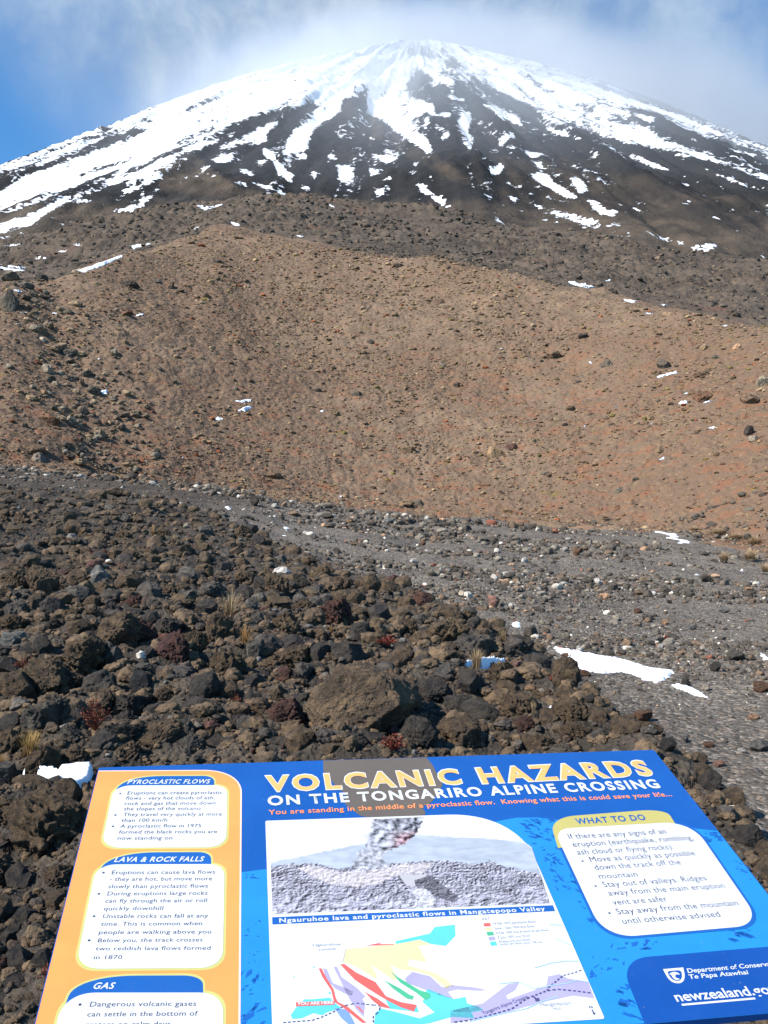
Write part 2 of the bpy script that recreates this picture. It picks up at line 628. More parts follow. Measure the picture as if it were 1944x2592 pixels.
def mat_ridge():
    m, t, b = new_mat('dark rubbly lava ridge', 0.95, 0.15)
    p = obj_co(t)
    mid = t.noise(p, 0.12, 4, 0.6)
    fine = t.noise(p, 0.9, 4, 0.7)
    c = t.mix(t.rng(mid, 0.35, 0.65), (0.066, 0.051, 0.039), (0.115, 0.088, 0.066))
    c = t.mix(t.rng(fine, 0.5, 0.75), c, (0.17, 0.115, 0.072))
    c = t.mix(t.rng(t.noise(p, 0.05, 3), 0.60, 0.72), c, (0.12, 0.070, 0.050))
    sn = t.math('SUBTRACT', t.attr('snow'), t.noise(p, 0.5, 4, 0.65))
    c = t.mix(t.rng(sn, -0.02, 0.03), c, (0.88, 0.89, 0.92))
    t.put(b.inputs['Base Color'], c)
    t.put(b.inputs['Normal'], t.bump(t.noise(p, 0.8, 6, 0.7), 0.8, 0.9))
    return m


def mat_mountain():
    m, t, b = new_mat('snow streaked volcanic cone', 0.92, 0.2)
    p = obj_co(t)
    fu, fs = t.attr('across'), t.attr('down')
    cv = t.new('ShaderNodeCombineXYZ')
    t.put(cv.inputs[0], fu); t.put(cv.inputs[1], fs)
    cv = cv.outputs[0]
    streak = t.noise(t.vmath('MULTIPLY', cv, (0.12, 0.012, 1)), 1.0, 5, 0.65)
    blot = t.noise(p, 0.085, 6, 0.72)
    rock = t.mix(t.rng(streak, 0.35, 0.65), (0.011, 0.011, 0.0115), (0.024, 0.0225, 0.0215))
    rock = t.mix(t.math('MULTIPLY', t.rng(t.noise(p, 0.03, 3), 0.56, 0.72), 0.5), rock, (0.04, 0.029, 0.024))
    brn = t.mix(t.rng(t.noise(p, 0.06, 5, 0.65), 0.35, 0.65), (0.046, 0.036, 0.028), (0.092, 0.068, 0.048))
    bm = t.rng(t.math('ADD', t.attr('brown'), t.math('MULTIPLY', t.math('SUBTRACT', streak, 0.5), 0.9)), 0.3, 0.7)
    rock = t.mix(bm, rock, brn)
    nz = t.math('ADD', t.math('ADD', t.math('MULTIPLY', blot, 0.24), t.math('MULTIPLY', t.noise(p, 0.33, 4, 0.7), 0.30)), t.math('MULTIPLY', streak, 0.46))
    nz = t.math('ADD', t.math('MULTIPLY', t.math('SUBTRACT', nz, 0.5), 4.6), 0.5)
    sn = t.math('SUBTRACT', t.attr('snow'), nz)
    snow = t.rng(sn, -0.04, 0.05)
    t.put(b.inputs['Base Color'], t.mix(snow, rock, (0.86, 0.87, 0.90)))
    hgt = t.math('ADD', t.noise(p, 0.16, 6, 0.7), t.math('MULTIPLY', snow, 0.1))
    t.put(b.inputs['Normal'], t.bump(hgt, 0.7, 3.5))
    return m


# ---------------------------------------------------------------- terrain sheets
azs = az_samples(1000, R(28), R(60), 60)
base_at = np.interp(azs, az_c, BASE_R)
crest_at = np.interp(azs, az_c, CREST_R)
M_GROUND, M_HILL, M_RIDGE, M_MOUNT = mat_ground(), mat_hill(), mat_ridge(), mat_mountain()

X, Y, Z = polar_sheet('ground', azs, np.full(len(azs), 1.0), base_at + 1.5, 900, h_ground)
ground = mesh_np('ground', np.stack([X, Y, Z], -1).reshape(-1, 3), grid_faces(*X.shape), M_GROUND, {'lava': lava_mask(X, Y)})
tag(ground, 'grey gravel flat with a mound of dark lava rubble', kind='structure')
# the ground behind and beside the viewer, a little lower so that it passes under the detailed sheet
q = np.linspace(-90, 90, 46)
GX, GY = np.meshgrid(q, q - 40)
inside = (np.abs(np.arctan2(GX, GY)) < R(58)) & (np.hypot(GX, GY) > 1.2)
GZ = np.where(inside, -3.0, -0.03 + 0.06 * fbm(GX / 9, GY / 9, 3.0, 3) - 0.06)
far = mesh_np('gravel_flat', np.stack([GX, GY, GZ], -1).reshape(-1, 3), grid_faces(*GX.shape), M_GROUND, {'lava': np.zeros(GX.size)})
tag(far, 'open gravel behind the viewpoint', kind='structure')

X, Y, Z = polar_sheet('hillside', azs, base_at - 3.0, crest_at + 22, 640, h_hill, log=False)
Z[0] -= 1.0
vx, vy = view_xy(X, Y, Z)
rust = 0.35 + 0.65 * sstep(vy, 700, 980) + 0.3 * sstep(vx, 700, 1500) * sstep(vy, 640, 800)
hill = mesh_np('hillside', np.stack([X, Y, Z], -1).reshape(-1, 3), grid_faces(*X.shape), M_HILL, {'rust': np.clip(rust, 0, 1)})
tag(hill, 'brown scoria hillside flecked with rust and tan', kind='structure')


def paint(vx, vy, polys, base):
    """coverage painted on the terrain from outlines read off the photograph"""
    out = np.array(base, float)
    for P, val, fe in polys:
        P = np.array(P, float)
        lo, hi = P.min(0) - fe * 2, P.max(0) + fe * 2
        k = (vx > lo[0]) & (vx < hi[0]) & (vy > lo[1]) & (vy < hi[1])
        if k.any():
            f = sstep(poly_sd(vx[k], vy[k], P), -fe * 1.5, fe * 1.3)
            out[k] = out[k] * (1 - f) + val * f
    return out


def r1(*p):
    return [(x * .5144, y * .5144) for x, y in p]


def r2(*p):
    return [(805.6 + x * .5144, y * .5144) for x, y in p]


RIDGE_SNOW = [
    (r1((0, 1110), (60, 1125), (110, 1135), (60, 1142), (0, 1130)), .8, 3), (r1((20, 1030), (110, 1018), (60, 1035)), .7, 3),
    (r1((300, 1140), (400, 1110), (530, 1065), (520, 1078), (420, 1120), (330, 1148)), .85, 3),
    (r1((540, 1030), (660, 1015), (650, 1025), (560, 1050)), .62, 4), (r1((820, 860), (880, 868), (940, 854), (930, 862), (860, 882)), .9, 2),
    (r1((965, 930), (1000, 938), (1010, 948), (980, 945)), .9, 2), (r1((1080, 985), (1150, 1005), (1155, 1015), (1110, 1005)), .9, 2),
    (r1((1220, 982), (1285, 992), (1270, 997)), .8, 2), (r1((120, 1080), (200, 1078), (190, 1090)), .7, 3), (r1((230, 1060), (290, 1045), (280, 1055)), .7, 3),
    (r2((290, 700), (330, 680), (335, 690), (305, 708)), .8, 2), (r2((590, 745), (612, 715), (615, 722), (598, 752)), .7, 2),
    (r1((300, 1025), (360, 1030), (330, 1035)), .7, 2), (r1((1360, 850), (1410, 868), (1400, 872)), .8, 2),
    (r2((860, 630), (875, 638), (862, 640)), .7, 2), (r1((800, 955), (840, 950), (820, 965)), .7, 2), (r1((0, 990), (60, 985), (40, 1000), (0, 1005)), .6, 4),
]
X, Y, Z = polar_sheet('lava_ridge', azs, crest_at + 6, np.full(len(azs), 430.0), 520, h_ridge)
vx, vy = view_xy(X, Y, Z)
sn = paint(vx, vy, RIDGE_SNOW, np.where(vx < 260, 0.16, 0.10) + 0 * vx)
ridge = mesh_np('lava_ridge', np.stack([X, Y, Z], -1).reshape(-1, 3), grid_faces(*X.shape), M_RIDGE, {'snow': sn})
tag(ridge, 'dark rubbly lava ridge below the snowy cone', kind='structure')

# ---------------------------------------------------------------- the volcano
AP_R = 1200.0
_a = float(az_of(905, 84))
APX, APY = AP_R * math.sin(_a), AP_R * math.cos(_a)
APZ = float(elev_z(905, 84, AP_R))
TANA = 0.676


def cone_h(ph, s):
    c = 40.0
    h = APZ - TANA * (np.sqrt(s * s + c * c) - c)
    k = s / 300.0
    sx, sy = np.cos(ph) * 7.0, np.sin(ph) * 7.0
    gul = fbm(sx * 1.3, sy * 1.3, s / 700.0, 4, 0.55)
    h = h + np.minimum((s / 95) ** 2 * 2.5, 13) * gul
    fine = fbm(sx * 7, sy * 7, s / 160.0, 3, 0.55)
    h = h + np.minimum((s / 95) ** 2, 4.0) * fine
    px, py = s * np.sin(ph), -s * np.cos(ph)
    rough = sstep(fbm(px / 90, py / 90, 3.0, 2), -0.1, 0.5)
    h = h + rough * 5.0 * billow(px / 16, py / 16, 1.0, 3) * sstep(s, 120, 380)
    h = h + 1.2 * fbm(px / 7, py / 7, 2.0, 3) * (.3 + .7 * sstep(s, 80, 300))
    return h


phs = np.concatenate([np.linspace(-180, -76, 40)[:-1], np.linspace(-76, 76, 1300), np.linspace(76, 180, 40)[1:]]) * math.pi / 180
ss = np.concatenate([np.linspace(0, 40, 24)[:-1], np.linspace(40, 960, 450)])
PH, S = np.meshgrid(phs, ss)
Z = cone_h(PH, S)
X = APX + S * np.sin(PH)
Y = APY - S * np.cos(PH)
# fit of the flanks to the skyline
SKY = np.array([(-300, 445), (0, 352), (60, 330), (120, 308), (200, 275), (228, 266), (243, 270), (300, 238), (420, 195), (520, 160), (620, 135), (720, 112), (800, 95),
                (860, 86), (905, 83), (960, 87), (1020, 100), (1150, 130), (1250, 155), (1400, 205), (1500, 245), (1600, 288), (1659, 313), (1950, 425)], float)
azg = np.arctan2(X, Y)
tg = (Z - CAM[2]) / np.hypot(X, Y)
bins = np.linspace(R(-30), R(30), 121)
bi = np.clip(np.digitize(azg.ravel(), bins) - 1, 0, 119)
mx = np.full(120, -9.0)
np.maximum.at(mx, bi, tg.ravel())
a_, b_, c_ = ray(SKY[:, 0], SKY[:, 1])
want = np.interp(0.5 * (bins[:-1] + bins[1:]), np.arctan2(a_, b_), c_ / np.hypot(a_, b_))
ratio = want / mx
for _ in range(2):
    ratio = np.convolve(np.pad(ratio, 1, 'edge'), [0.25, 0.5, 0.25], 'valid')
print('cone skyline ratio', np.round(ratio[::8], 3))
corr = np.interp(azg, 0.5 * (bins[:-1] + bins[1:]), ratio)
Z = CAM[2] + (Z - CAM[2]) * np.where(Z > CAM[2], corr, 1.0)
vx, vy = view_xy(X, Y, Z)
MOUNT_VIEW, MOUNT_R = (vx, vy), np.where(np.abs(PH) < math.radians(75), np.hypot(X, Y), 9999.0)
SNOW = [
    # broad snow of the left flank
    (r1((-60, 640), (470, 515), (640, 440), (900, 330), (1300, 240), (1659, 165), (1659, 300), (1480, 420), (1360, 400), (1240, 420), (1080, 490), (800, 570),
        (620, 655), (400, 700), (230, 790), (0, 875), (-60, 900)), .84, 8),
    (r1((-60, 690), (0, 700), (200, 625), (400, 560), (500, 530), (660, 470), (640, 500), (520, 545), (480, 600), (350, 650), (200, 700), (80, 745), (-60, 775)), .50, 6),
    (r1((-60, 690), (0, 680), (120, 640), (230, 590), (380, 535), (440, 515), (470, 520), (450, 535), (330, 560), (190, 630), (80, 665), (0, 690)), .22, 5),
    (r1((-60, 760), (0, 742), (100, 735), (230, 680), (350, 625), (480, 570), (540, 565), (460, 600), (350, 650), (220, 700), (100, 742), (0, 800), (-60, 815)), .20, 6),
    (r1((540, 555), (620, 540), (600, 560), (550, 570)), .2, 4),
    (r1((1040, 320), (1230, 285), (1300, 270), (1310, 295), (1180, 330), (1080, 350)), .62, 8),
    # the lower left flank: bands of snow and rubble
    (r1((-60, 880), (230, 795), (400, 705), (620, 660), (800, 575), (1080, 495), (1100, 530), (900, 590), (740, 650), (500, 740), (300, 830), (0, 1000), (-60, 1010)), .26, 5),
    (r1((-60, 880), (0, 862), (160, 815), (330, 745), (480, 700), (640, 668), (600, 682), (480, 712), (350, 765), (220, 820), (60, 885), (-60, 915)), .66, 4),
    (r1((520, 690), (640, 640), (800, 578), (900, 555), (790, 600), (640, 665), (540, 700)), .75, 4),
    (r1((150, 890), (340, 800), (330, 818), (240, 865), (170, 905), (80, 950), (0, 978), (-40, 985), (-40, 950), (60, 925)), .82, 4),
    (r1((60, 955), (110, 940), (250, 905), (230, 920), (130, 950)), .7, 3), (r1((225, 942), (300, 928), (240, 952)), .8, 3), (r1((320, 845), (400, 838), (350, 855)), .7, 3),
    (r1((430, 772), (520, 740), (640, 690), (750, 640), (830, 600), (920, 583), (900, 610), (780, 640), (700, 690), (560, 755), (480, 778)), .72, 4),
    (r1((500, 805), (600, 770), (690, 715), (770, 665), (750, 690), (700, 722), (620, 780), (540, 810)), .68, 4),
    (r1((460, 905), (560, 862), (620, 820), (680, 770), (685, 800), (600, 865), (500, 908)), .56, 4), (r1((360, 805), (385, 800), (375, 815)), .8, 2),
    # the dark face with its gullies
    (r1((1100, 520), (1240, 440), (1360, 410), (1420, 430), (1470, 415), (1560, 430), (1659, 560), (1659, 900), (1300, 850), (900, 800), (760, 720), (820, 640), (920, 590)), .17, 7),
    (r1((1300, 395), (1440, 400), (1430, 470), (1340, 520), (1300, 560), (1290, 620), (1250, 645), (1190, 642), (1210, 590), (1250, 540), (1310, 500), (1330, 450)), .80, 5),
    (r1((890, 640), (940, 600), (1000, 588), (1100, 530), (1165, 508), (1150, 533), (1090, 562), (1060, 592), (960, 618)), .74, 5),
    (r1((1110, 618), (1140, 640), (1185, 700), (1240, 742), (1225, 768), (1170, 730), (1150, 680), (1100, 638)), .86, 4),
    (r1((1040, 560), (1120, 560), (1130, 600), (1060, 605)), .62, 4), (r1((1200, 420), (1330, 390), (1300, 430), (1220, 460)), .6, 6),
    (r1((890, 672), (975, 648), (965, 678), (920, 682)), .85, 3), (r1((995, 703), (1085, 730), (1060, 745), (1010, 722)), .75, 3), (r1((972, 762), (1045, 768), (1035, 787)), .85, 3),
    (r1((1060, 765), (1130, 783), (1120, 792)), .8, 3), (r1((1178, 812), (1238, 832), (1190, 840)), .95, 2), (r1((870, 728), (912, 738), (890, 748)), .8, 3),
    (r1((1370, 650), (1400, 628), (1412, 662), (1375, 682)), .7, 4), (r1((1405, 688), (1470, 698), (1472, 742), (1430, 762), (1420, 720)), .75, 4),
    (r1((1300, 712), (1352, 730), (1320, 752)), .72, 3), (r1((1550, 712), (1600, 708), (1585, 735), (1555, 742)), .75, 3), (r1((1560, 648), (1659, 665), (1650, 680), (1600, 675)), .68, 4),
    (r1((1565, 785), (1612, 800), (1590, 818)), .85, 2), (r1((1300, 818), (1332, 835), (1310, 840)), .85, 2), (r1((1240, 640), (1300, 650), (1290, 675), (1245, 665)), .6, 4),
    (r1((1240, 770), (1310, 790), (1290, 800)), .65, 3), (r1((840, 705), (870, 700), (855, 715)), .7, 3), (r1((1545, 575), (1575, 580), (1560, 592)), .9, 2), (r1((1080, 672), (1110, 680), (1095, 690)), .7, 3),
    # centre and right of the summit
    (r2((-20, 160), (0, 180), (110, 175), (240, 165), (340, 195), (480, 230), (700, 300), (900, 360), (1200, 450), (1500, 560), (1700, 640), (1700, 700), (1659, 640), (1500, 583), (1380, 560),
        (1300, 530), (1180, 470), (1060, 440), (1080, 500), (1180, 560), (1280, 610), (1400, 650), (1500, 690), (1659, 742), (1659, 757), (1500, 702), (1380, 668), (1240, 632), (1100, 605),
        (1000, 572), (900, 545), (740, 485), (560, 395), (400, 300), (300, 215), (200, 190), (130, 215)), .72, 8),
    (r2((700, 300), (900, 350), (960, 380), (900, 400), (760, 350)), .66, 8), (r2((840, 430), (960, 430), (1040, 460), (1100, 520), (1130, 580), (1030, 540), (900, 470)), .56, 7),
    (r2((-20, 190), (130, 215), (190, 250), (150, 330), (130, 400), (200, 420), (258, 440), (250, 500), (160, 560), (200, 560), (230, 600), (268, 645), (230, 640), (150, 582), (80, 542), (0, 482), (-20, 470)), .90, 6),
    (r2((130, 430), (250, 440), (250, 500), (150, 560), (100, 480)), .62, 6),
    (r2((110, 195), (200, 185), (300, 215), (400, 300), (330, 290), (260, 250), (200, 240), (150, 240)), .42, 8),
    (r2((190, 300), (230, 325), (330, 345), (430, 345), (520, 385), (640, 435), (670, 470), (560, 450), (460, 432), (330, 412), (240, 432), (170, 400), (150, 350)), .20, 7),
    (r2((220, 290), (300, 300), (340, 350), (280, 345)), .72, 5), (r2((200, 240), (300, 270), (260, 290), (200, 270)), .68, 6), (r2((330, 310), (420, 340), (400, 350), (340, 335)), .5, 5),
    (r2((320, 405), (390, 415), (380, 425), (330, 412)), .75, 3),
    (r2((460, 438), (520, 443), (580, 480), (625, 527), (545, 502)), .80, 4), (r2((728, 538), (800, 555), (878, 585), (780, 567)), .88, 3), (r2((1063, 643), (1130, 665), (1268, 720), (1180, 706), (1100, 672)), .88, 3),
    (r2((1395, 708), (1500, 743), (1605, 790), (1500, 768)), .86, 3), (r2((880, 528), (1000, 570), (1095, 602), (980, 577)), .66, 3), (r2((1342, 693), (1382, 705), (1360, 708)), .85, 2),
    (r2((1100, 478), (1185, 490), (1170, 517), (1120, 500)), .75, 4), (r2((1285, 528), (1460, 585), (1400, 575)), .75, 4), (r2((1500, 620), (1600, 650), (1590, 662), (1530, 640)), .78, 4), (r2((1590, 675), (1630, 690), (1610, 695)), .75, 3),
    (r2((1330, 615), (1380, 640), (1450, 672), (1400, 670), (1340, 640)), .68, 4),
    (r2((358, 510), (400, 473), (412, 500), (390, 540), (422, 600), (410, 630), (378, 610), (370, 552)), .82, 4), (r2((280, 582), (312, 548), (322, 558), (292, 592)), .78, 3), (r2((278, 480), (332, 470), (322, 492)), .75, 3),
    (r2((550, 558), (592, 558), (600, 580), (558, 592), (530, 622), (528, 600)), .72, 4), (r2((470, 630), (522, 624), (520, 646)), .7, 3), (r2((488, 712), (530, 684), (552, 700), (520, 737)), .78, 3),
    (r2((638, 632), (690, 645), (692, 660), (652, 656)), .82, 3), (r2((672, 682), (712, 670), (702, 712)), .7, 3),
    (r2((652, 735), (700, 723), (760, 770), (855, 825), (840, 840), (770, 810), (710, 770)), .95, 3), (r2((818, 742), (872, 745), (908, 800), (870, 812), (840, 770)), .85, 3), (r2((710, 818), (830, 850), (780, 852)), .66, 3),
    (r2((900, 838), (945, 850), (960, 870), (1032, 890), (1000, 907), (950, 890)), .78, 3), (r2((630, 838), (780, 875), (940, 930), (1000, 950), (900, 950), (750, 905)), .43, 5), (r2((1000, 935), (1090, 958), (1070, 962)), .6, 3),
    (r2((1160, 978), (1240, 998), (1340, 1030), (1445, 1018), (1432, 1047), (1372, 1062), (1310, 1032), (1220, 1012)), .66, 4), (r2((550, 763), (622, 783), (600, 788)), .75, 3), (r2((565, 823), (608, 830), (590, 835)), .75, 2),
    (r2((158, 758), (200, 770), (260, 815), (342, 877), (270, 852), (200, 802)), .74, 3), (r2((0, 648), (75, 662), (60, 675), (0, 668)), .66, 4), (r2((0, 710), (32, 710), (10, 728)), .8, 3), (r2((0, 782), (40, 800), (20, 812)), .75, 3),
    (r2((285, 748), (305, 760), (290, 770)), .7, 3), (r2((175, 680), (195, 690), (180, 700)), .75, 2), (r2((340, 715), (365, 725), (350, 728)), .75, 2), (r2((790, 630), (800, 655), (790, 665)), .7, 3),
    (r2((1300, 730), (1325, 740), (1310, 748)), .7, 3), (r2((1305, 760), (1325, 775), (1310, 785)), .7, 3), (r2((1630, 850), (1690, 865), (1650, 870)), .8, 3), (r2((1430, 905), (1455, 915), (1430, 935)), .75, 2),
    (r2((1555, 845), (1580, 855), (1565, 857)), .75, 2), (r2((1310, 830), (1330, 850), (1315, 860)), .7, 2), (r2((1100, 875), (1120, 880), (1105, 888)), .7, 2), (r2((915, 640), (945, 650), (930, 660)), .62, 3),
]
BROWN = [
    (r1((640, 700), (800, 640), (900, 720), (1000, 790), (1200, 830), (1000, 830), (800, 800), (680, 800)), .8, 10),
    (r2((-100, 400), (0, 480), (80, 545), (350, 700), (560, 790), (700, 840), (500, 830), (250, 730), (0, 590), (-140, 470)), .46, 9),
    (r2((500, 640), (900, 660), (1100, 720), (1300, 800), (1659, 850), (1659, 1000), (900, 900), (560, 780)), .48, 18),
]
top = np.interp(vx, SKY[:, 0], SKY[:, 1])
base = 0.20 - 0.08 * sstep(vy, 330, 440) + 0.45 * sstep(vy, 210, 130)
snow = paint(vx, vy, SNOW, base)
front = np.abs(PH) < R(70)
snow = np.where(front, snow, 0.85)
brown = sstep(vy, 375, 500) * 0.85 + 0.02
brown = paint(vx, vy, BROWN, brown)
mount = mesh_np('mountain', np.stack([X, Y, Z], -1).reshape(-1, 3), grid_faces(*X.shape), M_MOUNT,
                {'snow': snow, 'brown': brown, 'across': PH * 500, 'down': S})
tag(mount, 'steep volcanic cone streaked with snow', kind='structure')
# ---------------------------------------------------------------- stones
_ico = {}


def ico(sub):
    if sub not in _ico:
        bm = bmesh.new()
        bmesh.ops.create_icosphere(bm, subdivisions=sub, radius=1.0)
        V = np.array([v.co[:] for v in bm.verts]); F = np.array([[v.index for v in f.verts] for f in bm.faces])
        bm.free()
        _ico[sub] = (V, F)
    return _ico[sub]


def rock_shape(seed, sub, facets=7, lump=0.24, rough=0.10, deep=0.9, chips=13):
    """angular clinker of about unit radius"""
    rs = np.random.RandomState(seed)
    V, F = ico(sub)
    V = V.copy()
    o = rs.uniform(-50, 50, 3)
    V = V * (1 + lump * fbm(V[:, 0] * 1.1 + o[0], V[:, 1] * 1.1 + o[1], V[:, 2] * 1.1 + o[2], 2))[:, None]
    for _ in range(facets):
        n = rs.normal(size=3); n /= np.linalg.norm(n)
        d = rs.uniform(0.52, 0.88)
        k = V @ n - d
        V = V - np.maximum(k, 0)[:, None] * n * deep
    nn = V / np.linalg.norm(V, axis=1)[:, None]
    # knobbly lumps parted by sharp creases
    b = billow(V[:, 0] * 2.2 + o[1], V[:, 1] * 2.2 + o[2], V[:, 2] * 2.2 + o[0], 3 if sub >= 4 else 2, 0.6)
    V = V + nn * (rough * 1.9 * (b - 0.4))[:, None]
    if sub >= 4:
        # chipped, broken faces over the lumps, then pores
        for _ in range(chips):
            n = rs.normal(size=3); n /= np.linalg.norm(n)
            pr = V @ n
            d = pr.max() * rs.uniform(.66, .93)
            V = V - np.maximum(pr - d, 0)[:, None] * n
        V = V + nn * (rough * 0.26 * fbm(V[:, 0] * 7 + o[2], V[:, 1] * 7 + o[0], V[:, 2] * 7, 4, 0.68) - .028 * sstep(perlin(V[:, 0] * 5, V[:, 1] * 5, V[:, 2] * 5 + o[1]), .25, .5))[:, None]
    return V, F


def merge_stones(name, shapes, pos, size, colr, mat, flat=(0.6, 0.95), kind='stuff', label=None, seed=1, smooth=True):
    """many small stones as one mesh; shapes is a list of (V, F) of equal topology"""
    rs = np.random.RandomState(seed)
    n = len(pos)
    idx = rs.randint(0, len(shapes), n)
    nv = len(shapes[0][0])
    base = np.stack([s[0] for s in shapes])[idx]
    # random rotation
    q = rs.normal(size=(n, 4)); q /= np.linalg.norm(q, axis=1)[:, None]
    w_, x_, y_, z_ = q.T
    Rm = np.stack([1 - 2 * (y_ * y_ + z_ * z_), 2 * (x_ * y_ - z_ * w_), 2 * (x_ * z_ + y_ * w_),
                   2 * (x_ * y_ + z_ * w_), 1 - 2 * (x_ * x_ + z_ * z_), 2 * (y_ * z_ - x_ * w_),
                   2 * (x_ * z_ - y_ * w_), 2 * (y_ * z_ + x_ * w_), 1 - 2 * (x_ * x_ + y_ * y_)], -1).reshape(n, 3, 3)
    P = np.einsum('nij,nvj->nvi', Rm, base)
    sc = np.stack([rs.uniform(0.8, 1.25, n), rs.uniform(0.8, 1.25, n), rs.uniform(flat[0], flat[1], n)], -1) * size[:, None] * 0.5
    P = P * sc[:, None, :] + pos[:, None, :]
    Fm = shapes[0][1][None] + (np.arange(n) * nv)[:, None, None]
    C = np.repeat(colr[:, None, :], nv, 1)
    smooth = len(shapes[0][0]) > 100
    o = mesh_np(name, P.reshape(-1, 3), Fm.reshape(-1, 3), mat, cols={'tint': C.reshape(-1, 3)}, smooth=smooth)
    tag(o, label, kind=kind)
    return o


def mat_stone(name, per_object, scale, mottled=0.6):
    m, t, b = new_mat(name, 0.9, 0.3)
    p = obj_co(t)
    if per_object:
        inf = t.new('ShaderNodeObjectInfo')
        c = inf.outputs['Color']
        p = t.vmath('ADD', p, t.vmath('SCALE', (37.0, 19.0, 53.0), inf.outputs['Random']))
    else:
        c = t.attr('tint', 'Color')
    a = t.noise(p, scale, 5, 0.62)
    d = t.noise(p, scale * 4.5, 4, 0.7)
    c2 = t.mix(t.rng(a, 0.36, 0.62), t.mix(1.0, c, (0.55, 0.55, 0.57), 'MULTIPLY'), t.mix(1.0, c, (1.35, 1.27, 1.14), 'MULTIPLY'))
    c2 = t.mix(t.math('MULTIPLY', t.rng(d, 0.55, 0.72), mottled), c2, t.mix(1.0, c2, (1.7, 1.6, 1.42), 'MULTIPLY'))
    c2 = t.mix(t.rng(d, 0.44, 0.34), c2, t.mix(1.0, c2, (0.62, 0.6, 0.6), 'MULTIPLY'))
    t.put(b.inputs['Base Color'], c2)
    hgt = t.math('ADD', a, t.math('MULTIPLY', t.noise(p, scale * 7, 4, 0.75), 0.5))
    t.put(b.inputs['Normal'], t.bump(hgt, 0.95, 0.22 / scale))
    return m


M_ROCK = mat_stone('lava rock', True, 2.4)
M_RUBBLE = mat_stone('lava rubble', False, 12.0)
M_PEB = mat_stone('gravel stones', False, 30.0, 0.3)
M_BOULD = mat_stone('scoria boulder', True, 2.0, 0.4)
M_CLUMP = mat_stone('moss clumps', False, 3.0, 0.5)

TONES = {'brown': (0.112, 0.079, 0.050), 'dark grey': (0.060, 0.051, 0.044), 'grey': (0.105, 0.093, 0.080), 'reddish brown': (0.085, 0.042, 0.033),
         'pale grey': (0.165, 0.160, 0.150), 'black': (0.028, 0.027, 0.027), 'tan': (0.22, 0.15, 0.09), 'pink': (0.34, 0.19, 0.15), 'cream': (0.48, 0.42, 0.33),
         'peach': (0.42, 0.26, 0.16), 'red': (0.24, 0.06, 0.04), 'white': (0.55, 0.53, 0.50), 'rust brown': (0.14, 0.075, 0.045), 'brown hill': (0.13, 0.086, 0.056), 'hill grey': (0.15, 0.125, 0.10), 'hill pale': (0.23, 0.195, 0.15), 'hill black': (0.06, 0.047, 0.038), 'hill dark': (0.105, 0.085, 0.066)}

ROCKS = [rock_shape(100 + i, 6, facets=rf, lump=.26, rough=rg, chips=13 if rg < .1 else 4) for i, (rf, rg) in
         enumerate([(14, .035), (12, .05), (15, .03), (8, .17), (11, .06), (6, .19), (6, .21), (8, .18), (13, .045), (7, .20), (10, .12), (12, .05)])]
ROCK_ME = []
for i, (V, F) in enumerate(ROCKS):
    o = mesh_np('lava_rock', V, F, M_ROCK)
    ROCK_ME.append(o.data)
    bpy.data.objects.remove(o)
BOULD_ME = []
for i in range(8):
    V, F = rock_shape(300 + i, 5, facets=8, lump=.28, rough=.14, chips=18)
    o = mesh_np('boulder', V, F, M_BOULD)
    BOULD_ME.append(o.data)
    bpy.data.objects.remove(o)
STONE_ME = []
for i in range(8):
    V, F = rock_shape(400 + i, 4, facets=9, lump=.22, rough=.04, chips=10)
    o = mesh_np('gravel_stone', V, F, M_BOULD)
    STONE_ME.append(o.data)
    bpy.data.objects.remove(o)

rnd = random.Random(5)
ANCHORS = []            # (x, y in the photograph, phrase) that other labels can refer to
PLACED = []             # (x, y, width) of every single stone so far


def jit(c, k=0.12):
    f = 1 + rnd.uniform(-k, k)
    return (c[0] * f, c[1] * f, c[2] * f * (1 + rnd.uniform(-k, k) * .3), 1)


def stone_at(name, me, x, y, wpx, hpx, tone, hfun, label, cat, group=None, sink=0.3, rot=None, depth=1.0, anchor=None, lean=0.5):
    """a single stone whose foot is seen at x, y and which is wpx by hpx large there"""
    h = hit([x], [y], hfun)
    if np.isnan(h[0, 0]):
        return None
    X, Y, Z = h[:, 0]
    dist = math.sqrt(X * X + Y * Y + (Z - CAM[2]) ** 2)
    wm = wpx * dist / (FPX / D2S); hm = hpx * dist / (FPX / D2S)
    o = bpy.data.objects.new(name, me)
    link(o)
    dep = wm * depth
    ux, uy = X / math.hypot(X, Y), Y / math.hypot(X, Y)
    zc = Z + hm * (0.5 - sink * 0.5)
    o.location = (X + ux * dep * 0.35, Y + uy * dep * 0.35, zc)
    o.rotation_euler = rot if rot else (rnd.uniform(-lean, lean), rnd.uniform(-lean, lean), rnd.uniform(0, 6.28))
    s = 0.5 * 1.12
    o.scale = (wm * s, dep * s, hm * (1 + sink * .4) * s)
    o.color = jit(TONES[tone])
    tag(o, label, cat, group)
    PLACED.append((x, y - hpx * .4, wpx, hpx))
    if anchor:
        ANCHORS.append((x, y - hpx / 2, anchor))
    return o


def q5(x, y):
    return x * .5144, 1024 + y * .5144


def q6(x, y):
    return 805.6 + x * .5144, 1024 + y * .5144


def q7(x, y):
    return x * .2746, 1604 + y * .2746


